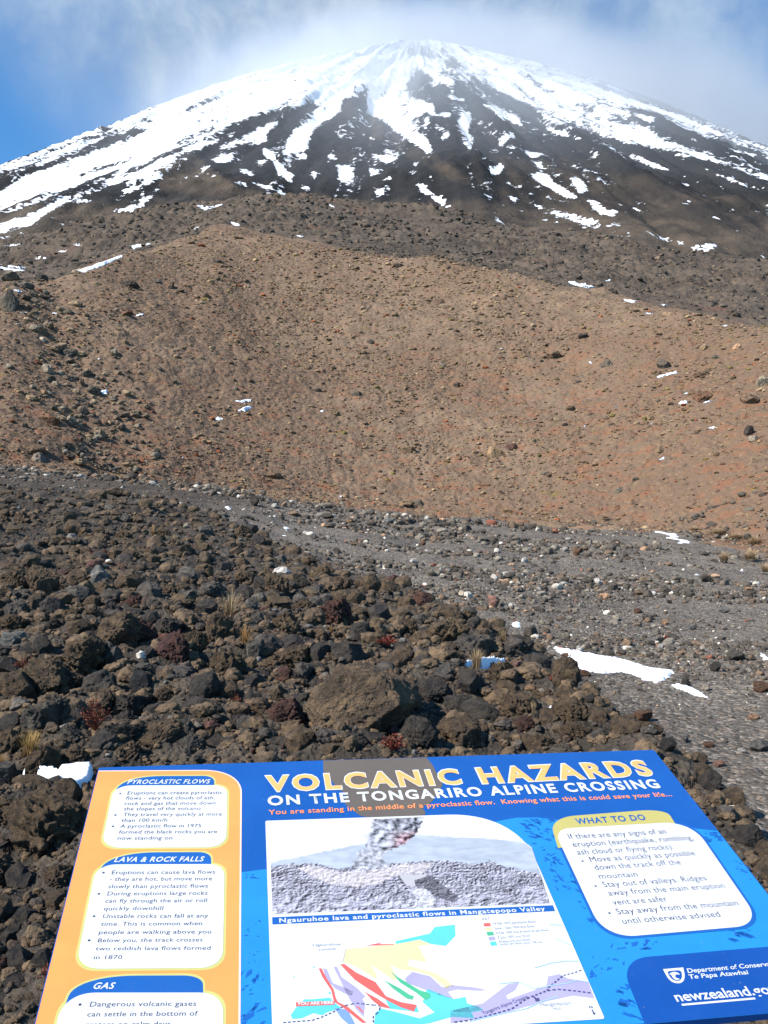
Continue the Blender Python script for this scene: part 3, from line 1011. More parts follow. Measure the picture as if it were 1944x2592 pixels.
# boulders of the mound one can tell apart: (foot x, y, width, height, tone, shape, label, phrase for neighbours)
GL = 'lava rocks heaped on the mound'
for (x, y), wp, hp, tone, k, lab, anc in [
    (q5(178, 545), 66, 84, 'brown', 5, 'tall lumpy brown boulder standing high on the mound with a deep shadow beside it', 'the tall lumpy brown boulder'),
    (q5(420, 470), 58, 38, 'pale grey', 2, 'smooth pale grey block, the lightest rock high on the mound', 'the smooth pale grey block'),
    (q5(698, 478), 34, 28, 'dark grey', 0, 'flat dark grey slab near the smooth pale grey block', None),
    (q5(478, 850), 62, 74, 'grey', 2, 'broad grey faceted boulder leaning against the red topped rock', 'the broad grey faceted boulder'),
    (q5(590, 730), 64, 50, 'reddish brown', 10, 'red topped lava block above the dark faceted boulders', 'the red topped block'),
    (q5(588, 820), 58, 56, 'dark grey', 0, 'dark sharp edged block directly below the red topped block', None),
    (q5(415, 960), 80, 74, 'dark grey', 8, 'largest dark faceted boulder in the shadowed hollow', 'the largest dark faceted boulder'),
    (q5(590, 935), 58, 56, 'black', 1, 'near black block wedged in the shadowed hollow', None),
    (q5(870, 970), 76, 72, 'dark grey', 1, 'dark rounded boulder in the middle of the mound with cracked face', 'the dark cracked boulder'),
    (q5(940, 880), 74, 70, 'brown', 9, 'knobbly brown boulder resting on the dark cracked boulder', None),
    (q5(925, 745), 74, 80, 'brown', 6, 'upright brown boulder just below the leaning straw tussock', 'the upright brown boulder'),
    (q5(1062, 945), 60, 60, 'dark grey', 0, 'smooth charcoal boulder with a rounded top above the big brown outcrop', 'the smooth charcoal boulder'),
    (q5(1190, 690), 66, 54, 'brown', 7, 'wide brown boulder casting a black shadow to its side', 'the wide brown boulder'),
    (q5(1225, 765), 64, 48, 'dark grey', 1, 'low dark grey boulder in front of the wide brown boulder', None),
    (q5(1082, 655), 40, 38, 'grey', 4, 'blue grey rock between the straw tussock and the wide brown boulder', None),
    (q5(172, 780), 48, 46, 'dark grey', 4, 'round dark stone on the outer flank of the mound', 'the round dark stone'),
    (q5(45, 740), 66, 38, 'pale grey', 2, 'flat pale grey slab near the outer edge of the mound', 'the flat pale grey slab'),
    (q5(55, 620), 56, 40, 'grey', 10, 'wide dusty grey rock behind the flat pale grey slab', None),
    (q5(205, 1115), 92, 96, 'grey', 3, 'big rough grey boulder near the rusty twig plant', 'the big rough grey boulder'),
    (q5(66, 990), 96, 74, 'brown', 4, 'broad brown boulder with a flat lit top beside the big rough grey boulder', 'the broad flat topped boulder'),
    (q5(48, 1125), 56, 60, 'dark grey', 0, 'dark boulder half sunk in shadow above the gold tussock', None),
    (q5(332, 1000), 54, 38, 'grey', 8, 'grey wedge shaped rock above the rusty twig plant', None),
    (q5(300, 1150), 64, 44, 'grey', 3, 'pitted grey rock just below the rusty twig plant', None),
    (q5(655, 1190), 100, 72, 'brown', 3, 'large dusty brown boulder close above the orange side of the sign', 'the large dusty brown boulder'),
    (q5(665, 1050), 60, 46, 'dark grey', 2, 'sharp dark faceted stone above the large dusty brown boulder', None),
    (q5(705, 975), 60, 38, 'brown', 7, 'flat topped brown stone perched in the middle of the dark blocks', None),
    (q5(520, 1080), 46, 44, 'dark grey', 4, 'small dark boulder beside the large dusty brown boulder', None),
    (q5(525, 1225), 58, 38, 'brown', 6, 'brown stone touching the top edge of the sign above the orange column', None),
    (q5(920, 1200), 80, 50, 'dark grey', 2, 'dark purple grey slab low behind the blue part of the sign', 'the dark slab behind the sign'),
    (q5(1195, 1090), 82, 66, 'reddish brown', 10, 'wide reddish brown slab leaning against the big brown outcrop', 'the reddish brown slab'),
    (q5(1000, 1110), 64, 56, 'dark grey', 8, 'dark block leaning between two larger slabs behind the sign', None),
    (q5(1085, 1180), 54, 40, 'grey', 4, 'grey stone below the reddish brown slab', None),
    (q5(1300, 1060), 48, 32, 'pale grey', 8, 'pale diagonal stone at the foot of the big brown outcrop', None),
    (q6(355, 1180), 92, 80, 'brown', 5, 'rounded brown boulder above the title on the sign', 'the rounded boulder above the title'),
    (q6(90, 1040), 96, 104, 'brown', 9, 'craggy brown boulder joined to the big brown outcrop', 'the craggy brown boulder'),
    (q6(835, 1075), 74, 64, 'brown', 6, 'bulky brown boulder at the lower edge of the mound by the gravel', 'the bulky boulder by the gravel'),
    (q6(945, 1150), 46, 44, 'grey', 0, 'angular blue grey rock above the far corner of the sign', 'the angular blue grey rock'),
    (q6(700, 1180), 62, 44, 'brown', 3, 'brown rock between the red leaved plant and the sign corner', None),
    (q6(640, 1105), 52, 38, 'reddish brown', 7, 'rust streaked rock at the lower edge of the mound', None),
    (q6(520, 1190), 66, 40, 'brown', 6, 'low brown rock behind the word HAZARDS', None),
    (q7(355, 1000), 150, 130, 'brown', 6, 'massive coarse brown boulder beside the orange edge of the sign', 'the massive coarse boulder'),
    (q7(340, 300), 62, 62, 'brown', 5, 'lumpy brown boulder just above the snow strip beside the sign', 'the lumpy boulder by the snow'),
    (q7(430, 385), 36, 30, 'dark grey', 4, 'dark stone standing in the snow strip beside the sign', None),
    (q7(180, 1480), 50, 40, 'dark grey', 1, 'dark cube like stone below the massive coarse boulder', 'the dark cube like stone'),
    (q7(290, 1440), 34, 28, 'brown', 4, 'brown stone next to the dark cube like stone', None),
    (q7(260, 1640), 76, 40, 'grey', 2, 'long grey slab in the rubble low beside the sign', 'the long grey slab'),
    (q7(150, 1900), 60, 60, 'dark grey', 8, 'dark block near the bottom of the rubble beside the sign', 'the dark block low beside the sign'),
    (q7(330, 1290), 40, 26, 'brown', 9, 'rough brown stone above the long grey slab', None),
]:
    stone_at('lava_rock', ROCK_ME[k], x, y, wp, hp, tone, h_mid, lab, 'lava rock', GL, anchor=anc)

# the big brown outcrop behind the sign: a shape of its own
V, F = rock_shape(77, 7, facets=8, lump=.32, rough=.13, deep=.9, chips=24)
om = mesh_np('lava_outcrop', V, F, M_ROCK)
ome = om.data
bpy.data.objects.remove(om)
stone_at('lava_outcrop', ome, *q5(1490, 1125), 270, 165, 'brown', h_mid, 'huge coarse brown lava outcrop just behind the title of the sign', 'lava outcrop', sink=.4, depth=.8,
         rot=(0.1, 0.1, 0.4), anchor='the huge brown outcrop')

# ---------------------------------------------------------------- dry tussocks and small plants
def blade_plant(name, x, y, wpx, hpx, n, c0, c1, hfun, label, cat, group, lean=(0, 0), spread=0.6, seed=0, curl=0.5, anchor=None, width=0.012):
    rs = np.random.RandomState(seed)
    h = hit([x], [y], hfun)
    X, Y, Z = h[:, 0]
    PLACED.append((x, y - hpx * .4, wpx * .9, hpx))
    d = math.sqrt(X * X + Y * Y + (Z - CAM[2]) ** 2)
    Z += .08 * min(d / 10, 1)
    H = hpx * 1.15 * d / (FPX / D2S); W = wpx * 1.15 * d / (FPX / D2S)
    root = bpy.data.objects.new(name, None); link(root)
    root.location = (X, Y, Z)
    VV, FF, CC = [], [], []
    for i in range(n):
        az = rs.uniform(0, 2 * math.pi); t = rs.uniform(0, 1) ** .7
        L = H * rs.uniform(.6, 1.1)
        out = W * .5 * t * spread * 1.6
        bx, by = rs.normal(0, W * .07, 2)
        dx, dy = math.cos(az), math.sin(az)
        ww = H * width * rs.uniform(.7, 1.4)
        px, py = -dy * ww, dx * ww
        k = len(VV)
        for s in range(5):
            u = s / 4
            e = u ** 1.6
            zz = L * (u - curl * t * u * u * .6)
            tx = bx + dx * out * e + lean[0] * H * u; ty = by + dy * out * e + lean[1] * H * u
            tp = 1 - u * .85
            VV += [(tx - px * tp, ty - py * tp, zz - .03 * H), (tx + px * tp, ty + py * tp, zz - .03 * H)]
            c = np.array(c0) * (1 - u) + np.array(c1) * u
            c = c * rs.uniform(.8, 1.2)
            CC += [c, c]
            if s:
                FF.append((k + 2 * s - 2, k + 2 * s - 1, k + 2 * s + 1, k + 2 * s))
    mesh_np('blades', VV, FF, M_STRAW, cols={'tint': np.array(CC)}, parent=root)
    tag(root, label, cat, group)
    if anchor:
        ANCHORS.append((x, y - hpx / 2, anchor))
    return root


def leaf_plant(name, x, y, wpx, hpx, n, cols, hfun, label, cat, group, seed=0, anchor=None, leaf=.10):
    rs = np.random.RandomState(seed)
    h = hit([x], [y], hfun)
    X, Y, Z = h[:, 0]
    PLACED.append((x, y - hpx * .4, wpx * .9, hpx))
    d = math.sqrt(X * X + Y * Y + (Z - CAM[2]) ** 2)
    Z += .08 * min(d / 10, 1)
    H = hpx * 1.15 * d / (FPX / D2S); W = wpx * 1.15 * d / (FPX / D2S)
    root = bpy.data.objects.new(name, None); link(root)
    root.location = (X, Y, Z)
    SV, SF, LV, LF, LC = [], [], [], [], []
    for i in range(n):
        az = rs.uniform(0, 6.283); t = math.sqrt(rs.uniform(0, 1))
        ex, ey, ez = math.cos(az) * W * .5 * t, math.sin(az) * W * .5 * t, H * (1 - .55 * t * t) * rs.uniform(.55, 1.0)
        k = len(SV); ww = W * .008
        for u in (0, .5, 1):
            SV += [(ex * u ** .8 - ww, ey * u ** .8, ez * u - .04 * H), (ex * u ** .8 + ww, ey * u ** .8 + ww, ez * u - .04 * H)]
        SF += [(k, k + 1, k + 3, k + 2), (k + 2, k + 3, k + 5, k + 4)]
        for j in range(7):
            u = rs.uniform(.45, 1.05)
            c = np.array([ex * u ** .8, ey * u ** .8, ez * u])
            a = rs.normal(size=3); a /= np.linalg.norm(a)
            b = np.cross(a, rs.normal(size=3)); b /= np.linalg.norm(b)
            s = W * leaf * rs.uniform(.6, 1.2)
            k2 = len(LV)
            LV += [c - a * s * .5, c + b * s * .25, c + a * s * .6, c - b * s * .25]
            LF.append((k2, k2 + 1, k2 + 2, k2 + 3))
            cc = np.array(cols[rs.randint(len(cols))]) * rs.uniform(.7, 1.25)
            LC += [cc] * 4
    mesh_np('stems', SV, SF, M_STRAW, cols={'tint': np.tile(np.array(cols[0]) * .5, (len(SV), 1))}, parent=root)
    mesh_np('leaves', LV, LF, M_STRAW, cols={'tint': np.array(LC)}, parent=root)
    tag(root, label, cat, group)
    if anchor:
        ANCHORS.append((x, y - hpx / 2, anchor))
    return root


m, t, b = new_mat('dry plant', 0.75, 0.25)
t.put(b.inputs['Base Color'], t.attr('tint', 'Color'))
tr = t.new('ShaderNodeBsdfTranslucent'); t.put(tr.inputs[0], t.attr('tint', 'Color'))
ms = t.new('ShaderNodeMixShader'); ms.inputs[0].default_value = .3
t.l.new(b.outputs[0], ms.inputs[1]); t.l.new(tr.outputs[0], ms.inputs[2])
t.l.new(ms.outputs[0], t.n['Material Output'].inputs['Surface'])
M_STRAW = m

ST0, ST1 = (0.16, 0.10, 0.05), (0.50, 0.36, 0.20)
GO0, GO1 = (0.17, 0.09, 0.03), (0.48, 0.27, 0.09)
GT = 'dry grass tussocks'
for i, ((x, y), wp, hp, n, c0, c1, le, lab, anc) in enumerate([
    (q5(955, 640), 60, 62, 70, ST0, ST1, (.12, 0), 'leaning straw coloured tussock, the tallest on the lava mound', 'the leaning straw tussock'),
    (q5(1030, 735), 52, 34, 60, GO0, GO1, (.05, 0), 'golden brown tussock spilling sideways just below the leaning straw tussock', 'the golden brown tussock'),
    (q5(125, 1225), 66, 46, 130, GO0, (0.55, 0.36, 0.13), (0, 0), 'bright golden tussock beside the sign, low on the mound', 'the bright golden tussock'),
    (q6(435, 842), 52, 40, 150, ST0, ST1, (0, 0), 'bushy tan tussock at the end of the thin snow streak', 'the bushy tan tussock'),
    (q6(545, 725), 28, 22, 70, ST0, ST1, (0, 0), 'small pale tussock on the rim of the mound above the bushy tan tussock', 'the small pale tussock on the rim'),
    (q5(1115, 425), 22, 20, 40, ST0, ST1, (.05, 0), 'small straw tuft on the upper edge of the mound', 'the straw tuft on the upper edge'),
    (q5(1310, 450), 26, 18, 50, ST0, ST1, (0, 0), 'low straw tuft on the upper edge of the mound next to white frost', None),
    (q5(640, 272), 12, 20, 30, GO0, GO1, (0, 0), 'thin upright golden tuft high on the mound', 'the thin golden tuft'),
    (q5(725, 300), 26, 18, 50, ST0, ST1, (0, 0), 'rounded straw tuft beside the thin golden tuft', None),
    (q5(335, 280), 12, 16, 30, GO0, GO1, (0, 0), 'tiny golden tuft above the tall lumpy brown boulder', None),
    (q6(675, 1035), 22, 26, 60, ST0, ST1, (-.1, 0), 'narrow pale tussock between the lumpy rocks behind the sign', 'the narrow pale tussock'),
    (q6(80, 695), 20, 14, 40, ST0, ST1, (0, 0), 'small dry tuft above the red cushion plant', None),
    (q6(295, 770), 26, 18, 40, ST0, ST1, (0, 0), 'faded tuft mixed with frost on the mound', None),
    (q5(1390, 690), 28, 14, 40, GO0, GO1, (0, 0), 'flattened gold tuft in front of the wide brown boulder', None),
    (q7(8, 250), 26, 24, 50, GO0, GO1, (0, 0), 'gold tuft cut by the edge of the view beside the bright golden tussock', None),
    (q5(1125, 745), 18, 16, 36, GO0, GO1, (0, 0), 'small orange gold tuft among dark stones', None),
    (q5(1640, 690), 20, 14, 36, ST0, ST1, (0, 0), 'pale wisp of dry grass beside the red cushion plant', None),
]):
    blade_plant('dry_tussock', x, y, wp, hp, n, c0, c1, h_ground, lab, 'tussock', GT, lean=le, seed=20 + i, anchor=anc, width=.016)

RUST = [(0.20, 0.055, 0.03), (0.26, 0.09, 0.05), (0.12, 0.05, 0.035)]
RED = [(0.22, 0.035, 0.024), (0.15, 0.03, 0.022), (0.22, 0.075, 0.04)]
GP = 'red and rusty plants on the mound'
for i, ((x, y), wp, hp, n, cs, lf, lab, anc) in enumerate([
    (q5(400, 1105), 58, 66, 40, RUST, .10, 'tall rusty brown twiggy plant growing among the grey boulders', 'the rusty twig plant'),
    (q6(85, 1190), 52, 30, 46, RED, .12, 'bright red leaved plant touching the top edge of the sign', 'the red leaved plant'),
    (q6(60, 750), 46, 20, 40, RED, .11, 'flat red cushion plant high on the mound', 'the red cushion plant'),
    (q5(105, 850), 40, 22, 26, RUST, .12, 'faint rust coloured plant between pale rocks on the outer mound', 'the faint rust plant'),
    (q5(415, 360), 40, 12, 26, RUST, .12, 'low rust coloured mat high on the mound', None),
    (q7(360, 1920), 36, 24, 26, RUST, .13, 'rusty plant low against the orange edge of the sign', None),
    (q5(990, 990), 22, 16, 18, RUST, .16, 'small rusty sprig below the dark cracked boulder', None),
]):
    leaf_plant('red_plant', x, y, wp, hp, n, cs, h_ground, lab, 'plant', GP, seed=60 + i, anchor=anc, leaf=lf)
TM0, TM1 = (0.30, 0.20, 0.11), (0.55, 0.41, 0.25)
for i, ((x, y), wp, hp, lab, anc) in enumerate([
    (q6(1350, 242), 22, 12, 'first tan tussock at the foot of the hill beyond the long snow sliver', 'the first tan tussock at the hill foot'),
    (q6(1448, 258), 34, 18, 'broad tan tussock at the foot of the hill above the snow sliver', 'the broad tan tussock at the hill foot'),
    (q6(1520, 274), 36, 14, 'low tan tussock beside the broad tan tussock at the hill foot', None),
    (q6(1600, 300), 40, 22, 'paired tan tussock farthest along the hill foot', 'the paired tan tussock'),
    (q6(1585, 365), 46, 26, 'big shaggy tan tussock in the gravel below the hill foot', 'the big shaggy tan tussock'),
    (q6(1475, 372), 28, 22, 'brownish tan tussock in the gravel beside the big shaggy tussock', None),
    (q6(560, 165), 24, 12, 'small tan tussock on the line where gravel meets the brown hill', 'the small tan tussock on the gravel line'),
    (q6(720, 178), 22, 10, 'tiny tan tussock farther along the gravel line', None),
    (q6(975, 190), 24, 10, 'tan tussock near the middle of the gravel line', None),
    (q6(1650, 420), 30, 22, 'straw tussock by the edge of the view above the curved snow', None),
]):
    blade_plant('tan_tussock', x, y, wp * 1.1, hp * .9, 200, TM0, TM1, h_ground, lab, 'tussock', 'tan tussocks along the foot of the hill', seed=90 + i, spread=.9, curl=.9, anchor=anc, width=.03)
# ---------------------------------------------------------------- boulders on the hill
def q3(x, y):
    return x * .5144, 512 + y * .5144


def q4(x, y):
    return 805.6 + x * .5144, 512 + y * .5144


GB = 'boulders scattered over the brown hill'
for i, ((x, y), wp, hp, tone, lab, anc) in enumerate([
    (q3(135, 915), 62, 40, 'brown', 'biggest brown boulder at the lower edge of the hill, behind a grey block', 'the biggest brown boulder at the hill foot'),
    (q3(163, 945), 46, 28, 'grey', 'wide grey block in front of the biggest brown boulder where the gravel begins', 'the wide grey block at the hill foot'),
    (q3(290, 500), 40, 26, 'dark grey', 'dark rounded boulder in the gully along the flank of the hill', 'the dark gully boulder'),
    (q3(197, 572), 32, 26, 'pale grey', 'pointed pale grey boulder in the gully below the dark boulder', 'the pointed pale boulder'),
    (q3(262, 582), 24, 16, 'pale grey', 'small squat pale boulder next to the pointed pale boulder', None),
    (q3(180, 440), 16, 14, 'cream', 'cream coloured stone in the gully above the pointed pale boulder', None),
    (q3(210, 790), 52, 30, 'rust brown', 'broad crumbly boulder low in the gully above the biggest brown boulder', 'the broad crumbly boulder'),
    (q3(188, 660), 24, 14, 'tan', 'flat tan stone in the middle of the gully', None),
    (q3(375, 715), 18, 16, 'black', 'black stone beside the gully near the snow specks', None),
    (q3(345, 625), 16, 24, 'brown', 'narrow upright brown rock in the gully', None),
    (q3(425, 605), 24, 16, 'brown', 'lumpy brown rock at the inner side of the gully', None),
    (q3(110, 215), 46, 18, 'dark grey', 'low dark boulder among the cluster beside the long snow strip', None),
    (q3(175, 178), 36, 26, 'dark grey', 'dark square boulder at the lower end of the long snow strip', 'the dark square boulder'),
    (q3(45, 178), 46, 18, 'grey', 'grey boulder in the cluster by the edge of the view', None),
    (q3(40, 310), 56, 60, 'dark grey', 'tall dark boulder pile cut by the edge of the view', 'the tall dark boulder pile'),
    (q3(540, 210), 60, 18, 'black', 'long black outcrop ledge near the top of the hill', 'the long black ledge'),
    (q3(650, 188), 36, 12, 'dark grey', 'thin dark ledge continuing from the long black ledge', None),
    (q3(715, 215), 26, 22, 'brown', 'upright brown rock past the end of the dark ledges', None),
    (q3(910, 108), 26, 12, 'black', 'isolated black boulder just under the crest of the hill', 'the black boulder under the crest'),
    (q3(862, 258), 24, 18, 'brown', 'brown rock on the upper hill below the crest', None),
    (q3(1030, 192), 26, 14, 'brown', 'brown rock midway along the upper hill', None),
    (q3(530, 330), 32, 14, 'rust brown', 'rust brown flat rock beside two small snow patches', None),
    (q3(1558, 450), 28, 16, 'black', 'black boulder in the centre of the hill', 'the black central boulder'),
    (q3(1495, 668), 28, 18, 'dark grey', 'dark boulder below the black central boulder', 'the lower dark boulder'),
    (q3(525, 447), 20, 13, 'tan', 'lone pale tan stone on the smooth part of the hill', None),
    (q3(990, 640), 18, 10, 'grey', 'small grey stone above the pair of snow patches', None),
    (q3(1410, 748), 24, 14, 'tan', 'pale tan slab lying below the lower dark boulder', None),
    (q3(1150, 1018), 50, 22, 'brown', 'dark lumpy boulder near the lower edge of the hill with a black underside', 'the dark lumpy boulder'),
    (q4(520, 930), 46, 42, 'tan', 'large tan boulder with a slanted face in the lower hill', 'the large tan slanted boulder'),
    (q4(585, 895), 36, 22, 'reddish brown', 'reddish mossy rock right behind the large tan boulder', None),
    (q4(150, 912), 46, 26, 'brown', 'rounded brown boulder with yellow moss on the lower hill', 'the mossy rounded boulder'),
    (q4(350, 630), 24, 16, 'black', 'black triangular boulder on the open hill', 'the black triangular boulder'),
    (q4(760, 512), 42, 28, 'brown', 'brown boulder above a red earth scar', 'the boulder above the red scar'),
    (q4(980, 545), 40, 26, 'dark grey', 'dark boulder beside a white snow speck', None),
    (q4(1528, 472), 22, 16, 'peach', 'peach coloured stone, the brightest rock high on the hill', 'the bright peach stone'),
    (q4(1390, 475), 24, 14, 'tan', 'tan slab near the bright peach stone', None),
    (q4(1225, 550), 44, 26, 'dark grey', 'dark crumbly boulder above the long snow sliver', 'the dark crumbly boulder'),
    (q4(1385, 585), 40, 20, 'brown', 'brown rocks ridge next to the long snow sliver', None),
    (q4(1640, 625), 36, 30, 'pale grey', 'pale wedge shaped boulder at the edge of the view', 'the pale wedge boulder'),
    (q4(1375, 690), 52, 28, 'rust brown', 'bulky rust brown boulder with snow at its foot', 'the bulky rust boulder'),
    (q4(1580, 700), 46, 28, 'brown', 'bulky brown boulder below the pale wedge boulder', None),
    (q4(1160, 765), 32, 16, 'tan', 'flat tan rock in the lower part of the hill', None),
    (q4(830, 728), 28, 14, 'brown', 'low brown rock in the middle of the lower hill', None),
    (q4(1580, 835), 24, 30, 'black', 'black hollowed rock beneath the bulky brown boulder', None),
    (q4(1600, 855), 30, 18, 'pale grey', 'pale rock next to the black hollowed rock', None),
    (q4(720, 1000), 24, 12, 'grey', 'grey stone near the base of the hill', None),
    (q4(1105, 1025), 20, 12, 'dark grey', 'dark stone near the base of the hill beyond the grey one', None),
    (q4(1030, 1075), 30, 16, 'grey', 'wide grey stone near the base of the hill', None),
    (q4(140, 1130), 42, 22, 'tan', 'tan rounded boulder sitting on the gravel line', 'the tan boulder on the gravel line'),
    (q4(190, 1125), 28, 18, 'dark grey', 'dark grey boulder against the tan boulder on the gravel line', None),
    (q4(1640, 1100), 28, 20, 'black', 'black rock low on the hill at the edge of the view', None),
    (q4(100, 130), 40, 18, 'brown', 'wide brown boulder at the crest of the hill', 'the crest boulder'),
    (q4(280, 282), 28, 22, 'brown', 'upright brown boulder below the crest', None),
    (q4(90, 335), 20, 16, 'tan', 'tan stone below the wide crest boulder', None),
    (q4(940, 300), 36, 14, 'brown', 'flat brown slab near the crest beside snow slivers', None),
    (q4(880, 425), 36, 12, 'black', 'thin black ledge with yellow moss behind it', 'the thin black ledge'),
    (q4(1010, 238), 26, 12, 'black', 'black rock on the crest where the snow slivers lie', None),
    (q4(1430, 290), 40, 14, 'dark grey', 'dark rock pile on the crest beneath the rough ridge', None),
    (q4(1240, 330), 30, 14, 'tan', 'rounded tan rock close under the crest', None),
    (q4(1570, 345), 32, 14, 'tan', 'pale tan rock on the crest near the edge of the view', None),
    (q4(290, 545), 20, 12, 'grey', 'small grey stone above the black triangular boulder', None),
    (q4(1440, 512), 24, 12, 'grey', 'grey stone below the tan slab and peach stone', None),
    (q4(500, 985), 26, 10, 'pale grey', 'thin pale slab below the large tan boulder', None),
    (q4(1200, 905), 24, 14, 'tan', 'tan stone with a snow speck beneath it', None),
]):
    stone_at('hill_boulder', BOULD_ME[i % 8], x, y, wp * .85, hp * .9, {'brown': 'brown hill', 'black': 'hill black', 'dark grey': 'hill dark', 'grey': 'hill grey', 'pale grey': 'hill pale'}.get(tone, tone), h_hill if y < 1060 else h_ground, lab, 'boulder', GB, sink=.5, anchor=anc, lean=.35)

